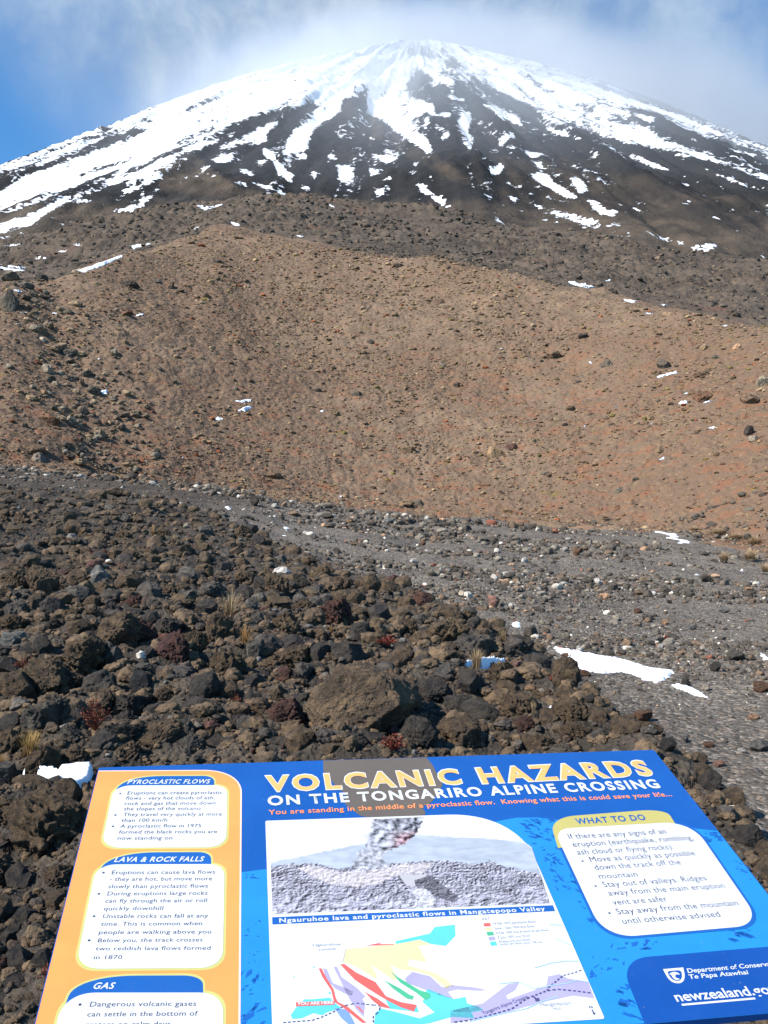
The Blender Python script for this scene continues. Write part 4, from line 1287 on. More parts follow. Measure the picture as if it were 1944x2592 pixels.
# ---------------------------------------------------------------- stones on the gravel flat
GS = 'loose stones on the gravel flat'
for i, ((x, y), wp, hp, tone, lab, anc) in enumerate([
    (q6(505, 560), 32, 30, 'pink', 'angular pink and dark red stone standing on the gravel', 'the angular pink stone'),
    (q6(975, 525), 28, 16, 'peach', 'flat peach coloured stone in the middle of the gravel', 'the flat peach stone'),
    (q6(375, 517), 18, 15, 'cream', 'cream rounded stone near the upper rim of the lava mound', 'the cream stone by the rim'),
    (q6(662, 692), 34, 32, 'grey', 'dark grey triangular stone at the rim above the big snow patch', 'the grey triangular stone'),
    (q6(530, 642), 18, 13, 'white', 'white stone at the rim near the grey triangular stone', None),
    (q6(710, 632), 12, 12, 'cream', 'small cream stone behind the grey triangular stone', None),
    (q6(870, 752), 17, 17, 'white', 'white stone at the upper end of the big snow patch', 'the white stone by the snow'),
    (q6(1020, 618), 16, 15, 'cream', 'yellowish cream stone in the middle gravel', 'the yellowish stone'),
    (q6(860, 345), 26, 20, 'rust brown', 'brown rounded stone in the upper gravel', 'the brown rounded stone'),
    (q6(65, 208), 28, 16, 'pale grey', 'large pale stone just below the foot of the hill', 'the large pale stone'),
    (q6(115, 215), 20, 14, 'grey', 'grey stone next to the large pale stone', None),
    (q6(1345, 655), 18, 16, 'pale grey', 'smooth pale grey stone in the outer gravel', 'the smooth pale stone'),
    (q6(1232, 698), 10, 12, 'red', 'small bright red stone on a black stone', 'the small red stone'),
    (q6(1212, 712), 24, 16, 'black', 'black stone beneath the small bright red stone', None),
    (q6(1210, 733), 14, 12, 'white', 'white stone directly below the black stone', None),
    (q6(1520, 782), 34, 20, 'grey', 'long grey stone near the snow at the edge of the view', 'the long grey stone'),
    (q6(1440, 832), 26, 20, 'dark grey', 'dark grey stone below the long grey stone', None),
    (q6(1315, 878), 18, 16, 'grey', 'grey stone beside the tip of the big snow patch', 'the grey stone by the snow tip'),
    (q6(1312, 898), 20, 14, 'dark grey', 'dark stone below the tip of the big snow patch', None),
    (q6(1400, 912), 18, 16, 'cream', 'cream stone near the narrow tail of snow', 'the cream stone near the snow tail'),
    (q6(1630, 918), 36, 22, 'rust brown', 'wide reddish brown stone by the edge of the view', 'the wide reddish stone'),
    (q6(1000, 1010), 22, 20, 'grey', 'grey block at the edge of the lava below the snow patch', 'the grey block below the snow'),
    (q6(905, 960), 22, 18, 'dark grey', 'dark block between the snow patch and the lava', None),
    (q6(880, 920), 18, 26, 'pale grey', 'upright pale stone leaning at the corner of the snow patch', 'the upright pale stone'),
    (q6(1130, 1040), 44, 24, 'rust brown', 'broad dusty pink stone at the lower edge of the lava', 'the broad dusty stone'),
    (q6(1600, 1035), 22, 14, 'peach', 'peach stone on the near gravel', 'the near peach stone'),
    (q6(1620, 1168), 38, 24, 'pale grey', 'biggest pale stone on the near gravel by the edge of the view', 'the biggest pale stone'),
    (q6(1410, 1152), 24, 14, 'rust brown', 'brown stone on the near gravel beside the lava edge', None),
    (q6(1365, 1225), 36, 24, 'brown', 'brown stone close above the corner of the sign', 'the brown stone above the sign corner'),
    (q6(1455, 1232), 22, 16, 'pink', 'pink stone close to the corner of the sign', None),
    (q6(705, 922), 16, 13, 'cream', 'cream stone in a pocket of the lava below the thin snow streak', None),
    (q6(660, 912), 22, 14, 'peach', 'peach stone in a pocket of the lava beside the cream one', None),
    (q6(605, 812), 22, 14, 'pink', 'pinkish stone at the upper end of the thin snow streak', 'the pinkish stone by the streak'),
    (q6(600, 832), 18, 12, 'reddish brown', 'dark red stone below the pinkish stone', None),
    (q5(1070, 135), 20, 24, 'dark grey', 'dark upright block on the far gravel rim', 'the dark upright block on the rim'),
    (q5(1470, 208), 20, 12, 'tan', 'tan stone on the far gravel', 'the tan stone on the far gravel'),
    (q5(1012, 292), 18, 10, 'pale grey', 'pale flat stone at the upper edge of the mound', None),
    (q5(780, 228), 12, 14, 'cream', 'cream stone beside a speck of snow on the far gravel', None),
    (q5(1195, 138), 12, 12, 'peach', 'peach pebble on the far gravel rim', None),
    (q5(425, 395), 28, 8, 'cream', 'thin cream stone below the smooth pale grey block', None),
    (q6(395, 245), 26, 18, 'grey', 'grey boulder in the upper gravel behind the angular pink stone', 'the upper grey boulder'),
    (q6(290, 205), 18, 13, 'peach', 'orange peach stone below the foot of the hill', None),
    (q6(210, 300), 14, 10, 'rust brown', 'rusty stone in the upper gravel', None),
    (q6(170, 375), 18, 12, 'white', 'whitish stone in the upper gravel near the lava rim', None),
    (q6(945, 465), 16, 15, 'white', 'white round stone above the flat peach stone', 'the white round stone'),
    (q6(720, 468), 18, 13, 'dark grey', 'dark stone in the middle gravel beside the white round stone', None),
    (q6(1150, 615), 22, 18, 'grey', 'grey stone in the band of larger stones', 'the grey stone in the stone band'),
    (q6(1110, 585), 18, 12, 'rust brown', 'brown stone in the band of larger stones', None),
    (q6(1225, 635), 16, 14, 'peach', 'peach stone in the band of larger stones', None),
    (q6(1260, 695), 24, 14, 'grey', 'grey slab in the band near the small bright red stone', None),
    (q6(1475, 585), 22, 14, 'pale grey', 'pale grey stone in the outer middle gravel', None),
    (q6(1245, 545), 12, 11, 'dark grey', 'dark pebble alone on smooth brown grit', None),
    (q6(1400, 455), 30, 18, 'dark grey', 'dark boulder near the tan tussocks in the outer gravel', None),
    (q6(1580, 490), 20, 10, 'peach', 'orange stone below the curved snow near the view edge', None),
    (q6(1110, 825), 16, 8, 'grey', 'small grey stone lying on the big snow patch', None),
    (q6(890, 850), 24, 14, 'rust brown', 'brown earth lump poking through the big snow patch', None),
    (q6(820, 775), 30, 10, 'rust brown', 'brown lump at the upper end of the big snow patch', None),
    (q6(1310, 1130), 16, 18, 'pale grey', 'pale pebble on the near gravel beside the lava', None),
    (q6(1240, 1170), 34, 30, 'dark grey', 'dark lava block at the sign corner', None),
    (q6(755, 868), 14, 14, 'red', 'red stone in the pocket of stones below the snow streak', None),
    (q6(735, 995), 14, 12, 'pale grey', 'pale stone above the small snow scrap', None),
    (q6(1550, 1175), 18, 12, 'white', 'whitish stone on the near gravel', None),
]):
    stone_at('gravel_stone', STONE_ME[i % 8], x, y, wp, hp, tone, h_ground, lab, 'stone', GS, sink=.2, anchor=anc, lean=.25)

# ---------------------------------------------------------------- snow lying in hollows
m, t, b = new_mat('old snow', 0.6, 0.3)
p = obj_co(t)
t.put(b.inputs['Base Color'], t.mix(t.rng(t.noise(p, 9, 4, .7), .58, .78), (.84, .86, .90), (.72, .73, .74)))
b.inputs['Subsurface Weight'].default_value = 0.15
b.inputs['Subsurface Radius'].default_value = (.05, .06, .08)
t.put(b.inputs['Normal'], t.bump(t.noise(p, 14, 5, .6), .35, .03))
M_SNOW = m


SNOW_ZONES = []


def finish_snow(X, Y, Z, F, nr, nc, thick, name, label, P, anchor):
    V = np.stack([X, Y, Z], -1).reshape(-1, 3)
    if not len(F):
        return None
    lab_ = np.arange(nr * nc)                     # keep the largest connected piece
    while True:
        mn = lab_[F].min(1)
        new_ = lab_.copy()
        for k in range(4):
            np.minimum.at(new_, F[:, k], mn)
        if (new_ == lab_).all():
            break
        lab_ = new_
    vals, cnt = np.unique(lab_[F[:, 0]], return_counts=True)
    F = F[lab_[F[:, 0]] == vals[cnt.argmax()]]
    used, inv = np.unique(F, return_inverse=True)
    V = V[used]; F = inv.reshape(-1, 4)
    # a skirt down into the ground closes the rim
    from collections import Counter
    ed = Counter()
    for f in F:
        for k in range(4):
            ed[tuple(sorted((f[k], f[(k + 1) % 4])))] += 1
    n = len(V)
    V = np.concatenate([V, V - [0, 0, thick + .03]])
    sk = [(a, b_, b_ + n, a + n) for (a, b_), c in ed.items() if c == 1]
    F = np.concatenate([F, np.array(sk)])
    o = mesh_np(name, V, F, M_SNOW)
    tag(o, label, 'snow patch', 'snow patches left in hollows')
    c = P.mean(0)
    if anchor:
        ANCHORS.append((c[0], c[1], anchor))
    return o


def snow_patch(P, hfun, label, step=2.4, thick=0.05, anchor=None, seed=0, name='snow_patch', rough=2.0):
    P = np.array(P, float)
    if hfun is not h_land:
        SNOW_ZONES.append(P)
    if hfun is not h_land:
        # on the flat: outline carried to the ground plan, filled there
        dens = np.concatenate([P[k] + (P[(k + 1) % len(P)] - P[k]) * np.linspace(0, 1, 5)[:-1, None] for k in range(len(P))])
        h = hit(dens[:, 0], dens[:, 1], h_soft)
        G = np.stack([h[0], h[1]], 1)[~np.isnan(h[0])]
        rm = np.hypot(*G.mean(0))
        px = rm / (FPX / D2S)
        st = px * 1.3
        lo, hi = G.min(0) - max(.7, 3 * st), G.max(0) + max(.7, 3 * st)
        st = max(st, (hi - lo).max() / 240)
        X, Y = np.meshgrid(np.arange(lo[0], hi[0] + st, st), np.arange(lo[1], hi[1] + st, st))
        sd = poly_sd(X, Y, G) / px + rough * 1.8 * fbm(X / (px * 14) + seed * 7, Y / (px * 14), seed * 3.1, 4, .65)
        ok = sd > 0
        B = h_ground(X, Y)
        nb = int(max(6, min(160, (0.45 / st) ** 2)))
        B = _blur(_blur(B, 0, nb), 1, nb)
        lm_ = lava_mask(X, Y)
        rim = .02 + .05 * lm_
        Z = B - rim + (rim + thick * .7 + .04 * lm_) * sstep(sd, 0, 14) + .10 * thick * fbm(X / (px * 12), Y / (px * 12), 2.0, 3)
        nr, nc = X.shape
        F = grid_faces(nr, nc)
        F = F[ok.ravel()[F].all(1)]
        return finish_snow(X, Y, Z, F, nr, nc, thick, name, label, P, anchor)
    lo, hi = P.min(0) - 3, P.max(0) + 3
    xs = np.arange(lo[0], hi[0] + step, step); ys = np.arange(lo[1], hi[1] + step, step * .8)
    GX, GY = np.meshgrid(xs, ys)
    sd = poly_sd(GX, GY, P) + rough * 1.3 * fbm(GX / 9.0 + seed * 7, GY / 5.0, seed * 3.1, 3, .6)
    h = hit(GX.ravel(), GY.ravel(), hfun)
    X, Y, Z = (a.reshape(GX.shape) for a in h)
    ok = (sd > 0) & ~np.isnan(X)
    d = np.hypot(X, Y)
    Z = Z + thick * (0.12 + 0.88 * sstep(sd, 0, 7))
    F = []
    nr, nc = GX.shape
    jump = np.nanmedian(np.abs(np.diff(d, axis=0)[ok[:-1]])) * 6 + .25 if ok.any() else 1
    for i in range(nr - 1):
        for j in range(nc - 1):
            if ok[i, j] and ok[i + 1, j] and ok[i, j + 1] and ok[i + 1, j + 1]:
                dd = d[i:i + 2, j:j + 2]
                if dd.max() - dd.min() < jump:
                    F.append((i * nc + j, (i + 1) * nc + j, (i + 1) * nc + j + 1, i * nc + j + 1))
    if not F:
        return None
    return finish_snow(X, Y, Z, np.array(F), nr, nc, thick, name, label, P, anchor)


def q(f, *pts):
    return [f(*p) for p in pts]


snow_patch(q(q6, (738, 748), (860, 760), (940, 768), (1060, 785), (1200, 828), (1275, 855), (1240, 888), (1190, 897), (1120, 878), (1050, 852), (960, 858), (905, 852), (870, 818), (850, 835),
             (858, 870), (810, 862), (795, 815), (768, 792), (850, 788), (800, 768)), h_ground, 'largest snow patch, lying across the gravel beside the lava mound', step=2, thick=.06, anchor='the largest snow patch', seed=1, rough=4.2)
snow_patch(q(q6, (1235, 900), (1330, 918), (1430, 958), (1340, 948), (1260, 918)), h_mid, 'narrow tail of snow trailing off the largest patch', anchor='the narrow tail of snow', seed=2)
snow_patch(q(q6, (368, 846), (460, 830), (570, 800), (572, 818), (470, 846), (372, 856)), h_mid, 'thin straight streak of snow at the foot of the bushy tan tussock', thick=.09, anchor='the thin snow streak', seed=3, rough=.8)
snow_patch(q(q6, (718, 1018), (745, 1022), (765, 1040), (740, 1050)), h_mid, 'small scrap of snow between rocks above the sign', thick=.07, seed=4, step=1.6)
snow_patch(q(q6, (755, 992), (780, 980), (775, 998), (760, 1006)), h_mid, 'tiny snow flake shaped scrap between rocks above the small scrap', thick=.07, seed=5, step=1.5, rough=1)
snow_patch(q(q6, (1595, 752), (1640, 755), (1720, 790), (1640, 778)), h_mid, 'snow strip running out of view beside the long grey stone', seed=6)
snow_patch(q(q6, (1110, 228), (1180, 240), (1290, 260), (1285, 275), (1345, 285), (1335, 298), (1270, 305), (1275, 285), (1210, 262)), h_mid, 'curved snow patch on the gravel below the tan tussocks', anchor='the curved snow patch', seed=7, thick=.06)
snow_patch(q(q6, (1335, 408), (1370, 412), (1378, 430), (1350, 430)), h_mid, 'small round snow patch in the outer gravel', seed=8, thick=.07)
snow_patch(q(q6, (1515, 425), (1545, 405), (1565, 405), (1540, 432)), h_mid, 'slanted snow patch near the big shaggy tan tussock', seed=9, thick=.07)
snow_patch(q(q6, (1540, 455), (1610, 438), (1590, 452), (1550, 460)), h_mid, 'thin snow line under the slanted snow patch', seed=10, thick=.06, step=1.6)
snow_patch(q(q6, (575, 655), (605, 648), (632, 660), (622, 672), (590, 668)), h_mid, 'snow scrap touching the grey triangular stone', seed=11, thick=.06, step=1.6)
snow_patch(q(q7, (130, 300), (200, 285), (300, 292), (480, 312), (760, 290), (740, 380), (640, 420), (560, 438), (490, 430), (480, 340), (260, 330), (250, 310), (180, 318)), h_mid,
           'snow strip on the lava right beside the top corner of the sign', thick=.05, anchor='the snow strip by the sign', seed=12, rough=1)
snow_patch(q(q5, (1165, 228), (1225, 230), (1235, 250), (1195, 262)), h_mid, 'white snow scrap among the stones of the far gravel', seed=13, thick=.07, step=1.8)
snow_patch(q(q5, (765, 238), (800, 235), (780, 252)), h_mid, 'speck of snow beside the cream stone on the far gravel', seed=14, thick=.07, step=1.5, rough=1)
snow_patch(q(q5, (935, 138), (980, 140), (975, 155), (950, 150)), h_mid, 'small snow speck near the far gravel rim', seed=15, thick=.07, step=1.5, rough=1)
snow_patch(q(q5, (275, 45), (330, 48), (300, 58)), h_mid, 'snow speck on the dark crest of the gravel', seed=16, thick=.07, step=1.5, rough=1)
for i, (f, pts, lab, anc) in enumerate([
    (q3, ((985, 690), (1062, 682), (1055, 692), (1010, 698)), 'upper one of the two snow patches side by side on the hill', 'the paired snow patches'),
    (q3, ((988, 732), (1040, 712), (1070, 716), (1030, 735)), 'lower brighter one of the two snow patches side by side on the hill', None),
    (q3, ((903, 772), (912, 755), (942, 766), (920, 775)), 'small square snow patch below the pair on the hill', None),
    (q3, ((105, 190), (240, 168), (330, 140), (430, 105), (525, 68), (515, 85), (430, 125), (340, 155), (240, 180)), 'long snow strip along the upper flank of the hill', 'the long snow strip'),
    (q3, ((-40, 115), (10, 112), (110, 128), (115, 138), (40, 138), (-40, 125)), 'broad snow strip among the dark boulders at the edge of view', 'the broad snow strip'),
    (q3, ((40, 218), (100, 228), (150, 232), (120, 238), (60, 228)), 'thin snow strip below the dark square boulder', None),
    (q3, ((60, 316), (125, 318), (100, 324)), 'thin white line of snow under the tall dark boulder pile', None),
    (q3, ((200, 318), (250, 320), (240, 326), (205, 324)), 'short white line of snow in the upper gully', None),
    (q3, ((565, 330), (608, 320), (600, 330), (572, 336)), 'small snow dash below the long black ledge', None),
    (q3, ((422, 648), (455, 645), (450, 660), (428, 662)), 'snow fleck midway down the gully', None),
    (q3, ((400, 510), (430, 512), (415, 518)), 'upper snow fleck beside the gully', None),
    (q3, ((1338, 735), (1362, 728), (1355, 738)), 'tiny snow fleck by the pale tan slab', None),
    (q3, ((750, 935), (775, 922), (772, 932)), 'snow fleck near the foot of the hill', None),
    (q3, ((1410, 1092), (1445, 1085), (1435, 1096)), 'snow fleck just above the gravel line', None),
    (q4, ((815, 188), (850, 184), (860, 195), (930, 208), (925, 222), (830, 228), (880, 215), (825, 198)), 'ragged snow patch on the crest below the rough ridge', 'the ragged crest snow'),
    (q4, ((950, 190), (1012, 168), (1005, 182), (965, 194)), 'slanted snow patch on the crest beside the ragged one', None),
    (q4, ((1050, 262), (1112, 268), (1100, 278), (1060, 274)), 'snow bar below the crest past the slanted patch', None),
    (q4, ((1140, 320), (1180, 322), (1160, 327)), 'short snow dash farther down the crest', None),
    (q4, ((1200, 285), (1240, 280), (1225, 290)), 'faint snow dash on the crest by dark rocks', None),
    (q4, ((1440, 372), (1495, 372), (1480, 379)), 'thin snow bar near the crest by the edge of view', None),
    (q4, ((1175, 592), (1230, 575), (1280, 562), (1275, 575), (1210, 592)), 'long snow sliver on the hill below the dark crumbly boulder', 'the long snow sliver'),
    (q4, ((1280, 700), (1320, 688), (1322, 702), (1290, 708)), 'bright snow patch at the foot of the bulky rust boulder', None),
    (q4, ((1355, 700), (1430, 688), (1400, 700)), 'thin snow streak behind the bulky rust boulder', None),
    (q4, ((1300, 662), (1330, 650), (1322, 662)), 'small snow wedge above the bulky rust boulder', None),
    (q4, ((1402, 805), (1445, 797), (1435, 810)), 'snow lozenge low on the hill', None),
    (q4, ((1198, 938), (1222, 924), (1226, 934), (1205, 942)), 'snow speck beneath a tan stone', None),
    (q4, ((905, 530), (915, 520), (918, 534)), 'snow speck beside a dark boulder', None),
    (q4, ((1150, 792), (1175, 780), (1170, 790)), 'slim snow fleck on the lower hill', None),
    (q4, ((1000, 718), (1030, 708), (1022, 718)), 'slim snow fleck in the middle of the hill', None),
    (q4, ((868, 800), (900, 790), (890, 800)), 'slim snow fleck left of the lower hill middle', None),
    (q4, ((525, 474), (552, 464), (545, 474)), 'snow fleck on the upper middle hill', None),
]):
    snow_patch(q(f, *pts), h_land, lab, step=1.25, thick=.4, anchor=anc, seed=30 + i, rough=1.0)

# ---------------------------------------------------------------- further single lava rocks, each named from what it lies next to
RANK = ['nearest', 'second nearest', 'third nearest', 'fourth nearest', 'fifth nearest', 'sixth nearest', 'seventh nearest', 'eighth nearest', 'ninth nearest', 'tenth nearest',
        'eleventh nearest', 'twelfth nearest', 'thirteenth nearest', 'fourteenth nearest']
LAVA_DP = np.array(LAVA_D + [(1800, 2400), (-500, 2400)], float)
SIGN_DP = np.array([(213, 1657), (1413, 1619), (1850, 2172), (43, 2330)], float)
PEND = []
rr = random.Random(11)
tries = 0
while len(PEND) < 238 and tries < 60000:
    tries += 1
    x = rr.uniform(-10, 1669); y = rr.choice([rr.uniform(1130, 2205), rr.uniform(1270, 1660), rr.uniform(1270, 1660)])
    if poly_sd(np.array([x]), np.array([y]), LAVA_DP)[0] < 3:
        continue
    if max(poly_sd(np.array([x]), np.array([y - 8.]), P_)[0] for P_ in SNOW_ZONES) > -9:
        continue
    if poly_sd(np.array([x]), np.array([y]), SIGN_DP)[0] > 2:
        continue
    big = np.interp(y, [1110, 1200, 1300, 1420, 1600, 2212], [20, 27, 44, 62, 68, 60])
    wp = big * rr.uniform(.62, 1.25)
    wp *= 1.22
    hp = wp * rr.uniform(.62, 1.0)
    cy = y - hp * .4
    if any(abs(px - x) < (pw + wp) * .33 and abs(py - cy) < (ph + hp) * .33 for px, py, pw, ph in PLACED):
        continue
    u = rr.random()
    upper = y < 1290
    tone = ('brown' if u < (.78 if upper else .56) else 'dark grey' if u < .86 else 'grey' if u < .975 else 'reddish brown')
    if x > 1050 and y < 1700 and u > .7:
        tone = 'brown'
    if y > 1290 and x < 1000 and u > .56 and u < .8:
        tone = 'dark grey'
    PLACED.append((x, cy, wp, hp))
    PEND.append((x, y, wp, hp, tone))
LANCH = [a for a in ANCHORS if poly_sd(np.array([a[0]]), np.array([a[1]]), LAVA_DP)[0] > -25] + [(1413, 1625, 'the far corner of the sign'), (213, 1665, 'the near corner of the sign')]


def name_stones(pend, anchors, noun, sized):
    """labels that say which: rank by distance from a landmark, on one side of it"""
    groups = {}
    for i, (x, y, wp, hp, tone) in enumerate(pend):
        bx = min(anchors, key=lambda a: math.hypot(a[0] - x, (a[1] - y) * 1.3))
        dx, dy = x - bx[0], (y - hp / 2) - bx[1]
        side = ('left of' if dx < 0 else 'right of') if abs(dx) > abs(dy) * 1.0 else ('behind' if dy < 0 else 'in front of')
        sz = sized(x, y, wp)
        groups.setdefault((bx[2], side, tone, sz), []).append((math.hypot(dx, dy), i))
    labs = {}
    for (ph, side, tone, sz), L in groups.items():
        for k, (d, i) in enumerate(sorted(L)):
            rk = (RANK[k] + ' ') if len(L) > 1 else ''
            labs[i] = f'{rk}{sz}{tone} {noun} {side} {ph}'.replace('  ', ' ')
            if len(L) == 1:
                labs[i] = 'single ' + labs[i]
    return labs


labs = name_stones(PEND, LANCH, 'lava rock', lambda x, y, w_: 'larger ' if w_ > np.interp(y, [1110, 1200, 1300, 1420, 1600, 2212], [17, 25, 38, 58, 66, 60]) * .95 else 'smaller ')
for k_ in labs:
    if len(labs[k_].split()) > 16:
        labs[k_] = labs[k_].replace('lava rock', 'rock')
    if len(labs[k_].split()) > 16:
        labs[k_] = labs[k_].replace(' brown rock', ' rock') if 'reddish' not in labs[k_] else labs[k_].replace('reddish brown', 'reddish')
for i, (x, y, wp, hp, tone) in enumerate(PEND):
    PLACED.append((0, 0, 0, 0))
    stone_at('lava_rock', ROCK_ME[rr.randrange(12) if tone in ('brown', 'reddish brown') else rr.choice([0, 1, 2, 3, 4, 8, 10, 11])], x, y, wp, hp, tone, h_mid, labs[i], 'lava rock', GL, sink=.08)

# ---------------------------------------------------------------- uncounted rubble, gravel and low growth
rs = np.random.RandomState(3)


def scatter(n, r0, r1, cond, half=R(27), power=1.0):
    az = rs.uniform(-half, half, n)
    r = np.exp(rs.uniform(math.log(r0), math.log(r1), n))
    X, Y = r * np.sin(az), r * np.cos(az)
    k = cond(X, Y)
    return X[k], Y[k], r[k]


def on_snow(X, Y):
    vx, vy = view_xy(X, Y, h_mid(X, Y))
    k = np.zeros(len(X), bool)
    for P in SNOW_ZONES:
        k |= poly_sd(vx, vy, P) > -2.5
    return k


def palette(cols, probs, n, var=.2):
    c = np.array(cols)[rs.choice(len(cols), n, p=np.array(probs) / sum(probs))]
    return c * rs.uniform(1 - var, 1 + var, (n, 1))


LAVA_C = [TONES['brown'], TONES['dark grey'], TONES['grey'], TONES['reddish brown'], TONES['pale grey'], (.5, .48, .45)]
X, Y, r = scatter(26000, 3.0, 40, lambda x, y: lava_mask(x, y) > .45, R(30))
px = np.clip(rs.lognormal(math.log(9), .62, len(X)), 4, 44) * np.interp(r, [3, 5, 9, 20, 40], [1.3, 1.3, 1.25, .95, .8])
keep = (rs.rand(len(X)) < np.interp(r, [4, 8, 14, 18], [.9, .85, .85, 1])) & ~on_snow(X, Y)
X, Y, r, px = X[keep], Y[keep], r[keep], px[keep]
sz = px * r / (FPX / D2S)
H = h_ground(X, Y)
pos = np.stack([X, Y, H + sz * .12], -1)
cl = palette(LAVA_C, [.80, .13, .04, .015, .01, .006], len(X), .2) * np.interp(r, [8, 16], [.92, .78])[:, None]
near = (px > 13) & (r < 13)
S2 = [rock_shape(500 + i, 4, facets=6, lump=.28, rough=.19, chips=5) for i in range(10)]
S1 = [rock_shape(520 + i, 2, facets=5, lump=.25, rough=.10) for i in range(12)]
merge_stones('lava_rubble', S2, pos[near], sz[near], cl[near], M_RUBBLE, label='loose clinker filling the lava mound', seed=5)
merge_stones('lava_rubble', S1, pos[~near], sz[~near], cl[~near], M_RUBBLE, label='small clinker and grit filling the lava mound', seed=6)

X, Y, r = scatter(66000, 5.2, 66, lambda x, y: lava_mask(x, y) < .5, R(29))
band = sstep(perlin(X * 0.10 + 3, Y * 0.28, 6.6), -.35, .35)
keep = (rs.rand(len(X)) < (.35 + .65 * band)) & ~on_snow(X, Y)
X, Y, r, band = X[keep], Y[keep], r[keep], band[keep]
px = np.clip(rs.lognormal(math.log(3.9), .62, len(X)), 1.8, 17) * (.55 + .85 * band)
sz = px * r / (FPX / D2S)
GRAV_C = [(.062, .052, .042), (.118, .100, .080), (.19, .168, .138), (.13, .090, .060), (.34, .22, .14), (.55, .50, .43), (.22, .08, .05), (.28, .27, .25)]
cl = palette(GRAV_C, [.40, .29, .12, .12, .02, .02, .01, .02], len(X), .25)
pos = np.stack([X, Y, h_ground(X, Y) + sz * .15], -1)
merge_stones('gravel_pebbles', S1, pos, sz, cl, M_PEB, label='mixed pebbles strewn over the gravel flat', seed=8)


def in_hill(x, y):
    a = np.arctan2(x, y); r_ = np.hypot(x, y)
    return (r_ > np.interp(a, az_c, BASE_R) - 2) & (r_ < np.interp(a, az_c, CREST_R) + 6)


X, Y, r = scatter(62000, 50, 156, in_hill, R(28))
keep = rs.rand(len(X)) < .3 + .7 * sstep(fbm(X / 11, Y / 11, 5.5, 3), -.25, .45)
X, Y, r = X[keep], Y[keep], r[keep]
px = np.clip(rs.lognormal(math.log(4.0), .5, len(X)), 2.0, 15)
sz = px * r / (FPX / D2S)
MOSS_C = [(.15, .095, .058), (.20, .135, .08), (.28, .20, .12), (.115, .08, .054), (.16, .125, .04), (.24, .075, .03), (.06, .048, .038), (.30, .22, .14)]
vx, vy = view_xy(X, Y, h_base(X, Y))
cl = palette(MOSS_C, [.30, .30, .16, .12, .06, .05, .03, .04], len(X), .2)
pos = np.stack([X, Y, h_hill(X, Y) + sz * .02], -1)
merge_stones('hill_moss', S1, pos, sz, cl, M_CLUMP, flat=(.45, .8), label='low moss cushions and scoria lumps covering the hill', seed=9)
az = rs.uniform(0, 1, 420)
k = np.clip((az * (len(GULLY) - 1)).astype(int), 0, len(GULLY) - 2)
fr_ = az * (len(GULLY) - 1) - k
gx = GULLY[k, 0] * (1 - fr_) + GULLY[k + 1, 0] * fr_ + rs.normal(0, 2.4, 420)
gy = GULLY[k, 1] * (1 - fr_) + GULLY[k + 1, 1] * fr_ + rs.normal(0, 2.4, 420)
sz = np.clip(rs.lognormal(math.log(.36), .5, 420), .15, 1.1)
merge_stones('gully_rubble', S2, np.stack([gx, gy, h_hill(gx, gy) + sz * .1], -1), sz, palette([(.14, .105, .075), (.20, .17, .13), (.10, .08, .06), (.22, .16, .10)], [.4, .25, .2, .15], 420, .2), M_CLUMP,
             label='broken stones choking the gully on the flank of the hill', seed=12)
X, Y, r = scatter(9000, 120, 400, lambda x, y: np.hypot(x, y) > np.interp(np.arctan2(x, y), az_c, CREST_R) + 20, R(28))
px = np.clip(rs.lognormal(math.log(6.0), .5, len(X)), 2.5, 18)
sz = px * r / (FPX / D2S)
cl = palette([(.075, .058, .045), (.10, .078, .058), (.05, .043, .038), (.15, .11, .075)], [.35, .3, .25, .1], len(X), .2)
pos = np.stack([X, Y, h_ridge(X, Y) + sz * .05], -1)
merge_stones('ridge_rubble', S1, pos, sz, cl, M_CLUMP, label='broken lava blocks covering the rough ridge', seed=10)
# ---------------------------------------------------------------- the information sign
# pose of the panel seen by the camera: along its top edge, down its face, its top left corner (in panel widths), height / width
SIGN_POSE = ((0.98563, 0.01468, 0.16825), (0.15418, 0.30382, -0.94017), (-0.48061, 0.43045, 1.51023), 0.5832)
_c2w = Matrix(((1, 0, 0), (0, math.sin(PITCH), math.cos(PITCH)), (0, -math.cos(PITCH), math.sin(PITCH))))   # camera x right, y down, z ahead -> world
SGN_W = 1.20
S_U = (_c2w @ Vector(SIGN_POSE[0])).normalized()
S_V = _c2w @ Vector(SIGN_POSE[1])
S_V = (S_V - S_U * S_V.dot(S_U)).normalized()
S_N = S_V.cross(S_U).normalized()
if S_N.z < 0:
    S_N = -S_N
S_O = Vector(CAM) + (_c2w @ Vector(SIGN_POSE[2])) * SGN_W
SGN_H = SGN_W * SIGN_POSE[3]
Uv, Vv, Nv = (np.array(a) for a in (S_U, S_V, S_N))
Ov = np.array(S_O)


def on_sign(x, y):
    """place on the sign's face (metres from its top left corner) seen at x, y of the 1944 x 2592 photograph"""
    a, b_, c = ray_src(x, y)
    D = np.stack([a, b_, c], -1)
    t_ = ((Ov - CAM) @ Nv) / (D @ Nv)
    P = CAM + D * t_[..., None] - Ov
    return P @ Uv, P @ Vv


def rA(x, y): return 80 + .34961 * x, 1880 + .34961 * y
def rB(x, y): return 600 + .36166 * x, 1880 + .36166 * y
def rC(x, y): return 1150 + .47860 * x, 1880 + .47860 * y
def rD(x, y): return 640 + .37372 * x, 2280 + .37372 * y
def rE(x, y): return 1140 + .48463 * x, 2250 + .48463 * y
def rS(x, y): return x, y


def sp(f, pts):
    """region pixels -> sign plane"""
    out = []
    for p_ in pts:
        u_, v_ = on_sign(*(np.array(k, float) for k in f(p_[0], p_[1])))
        out.append((float(u_), float(v_)))
    return out


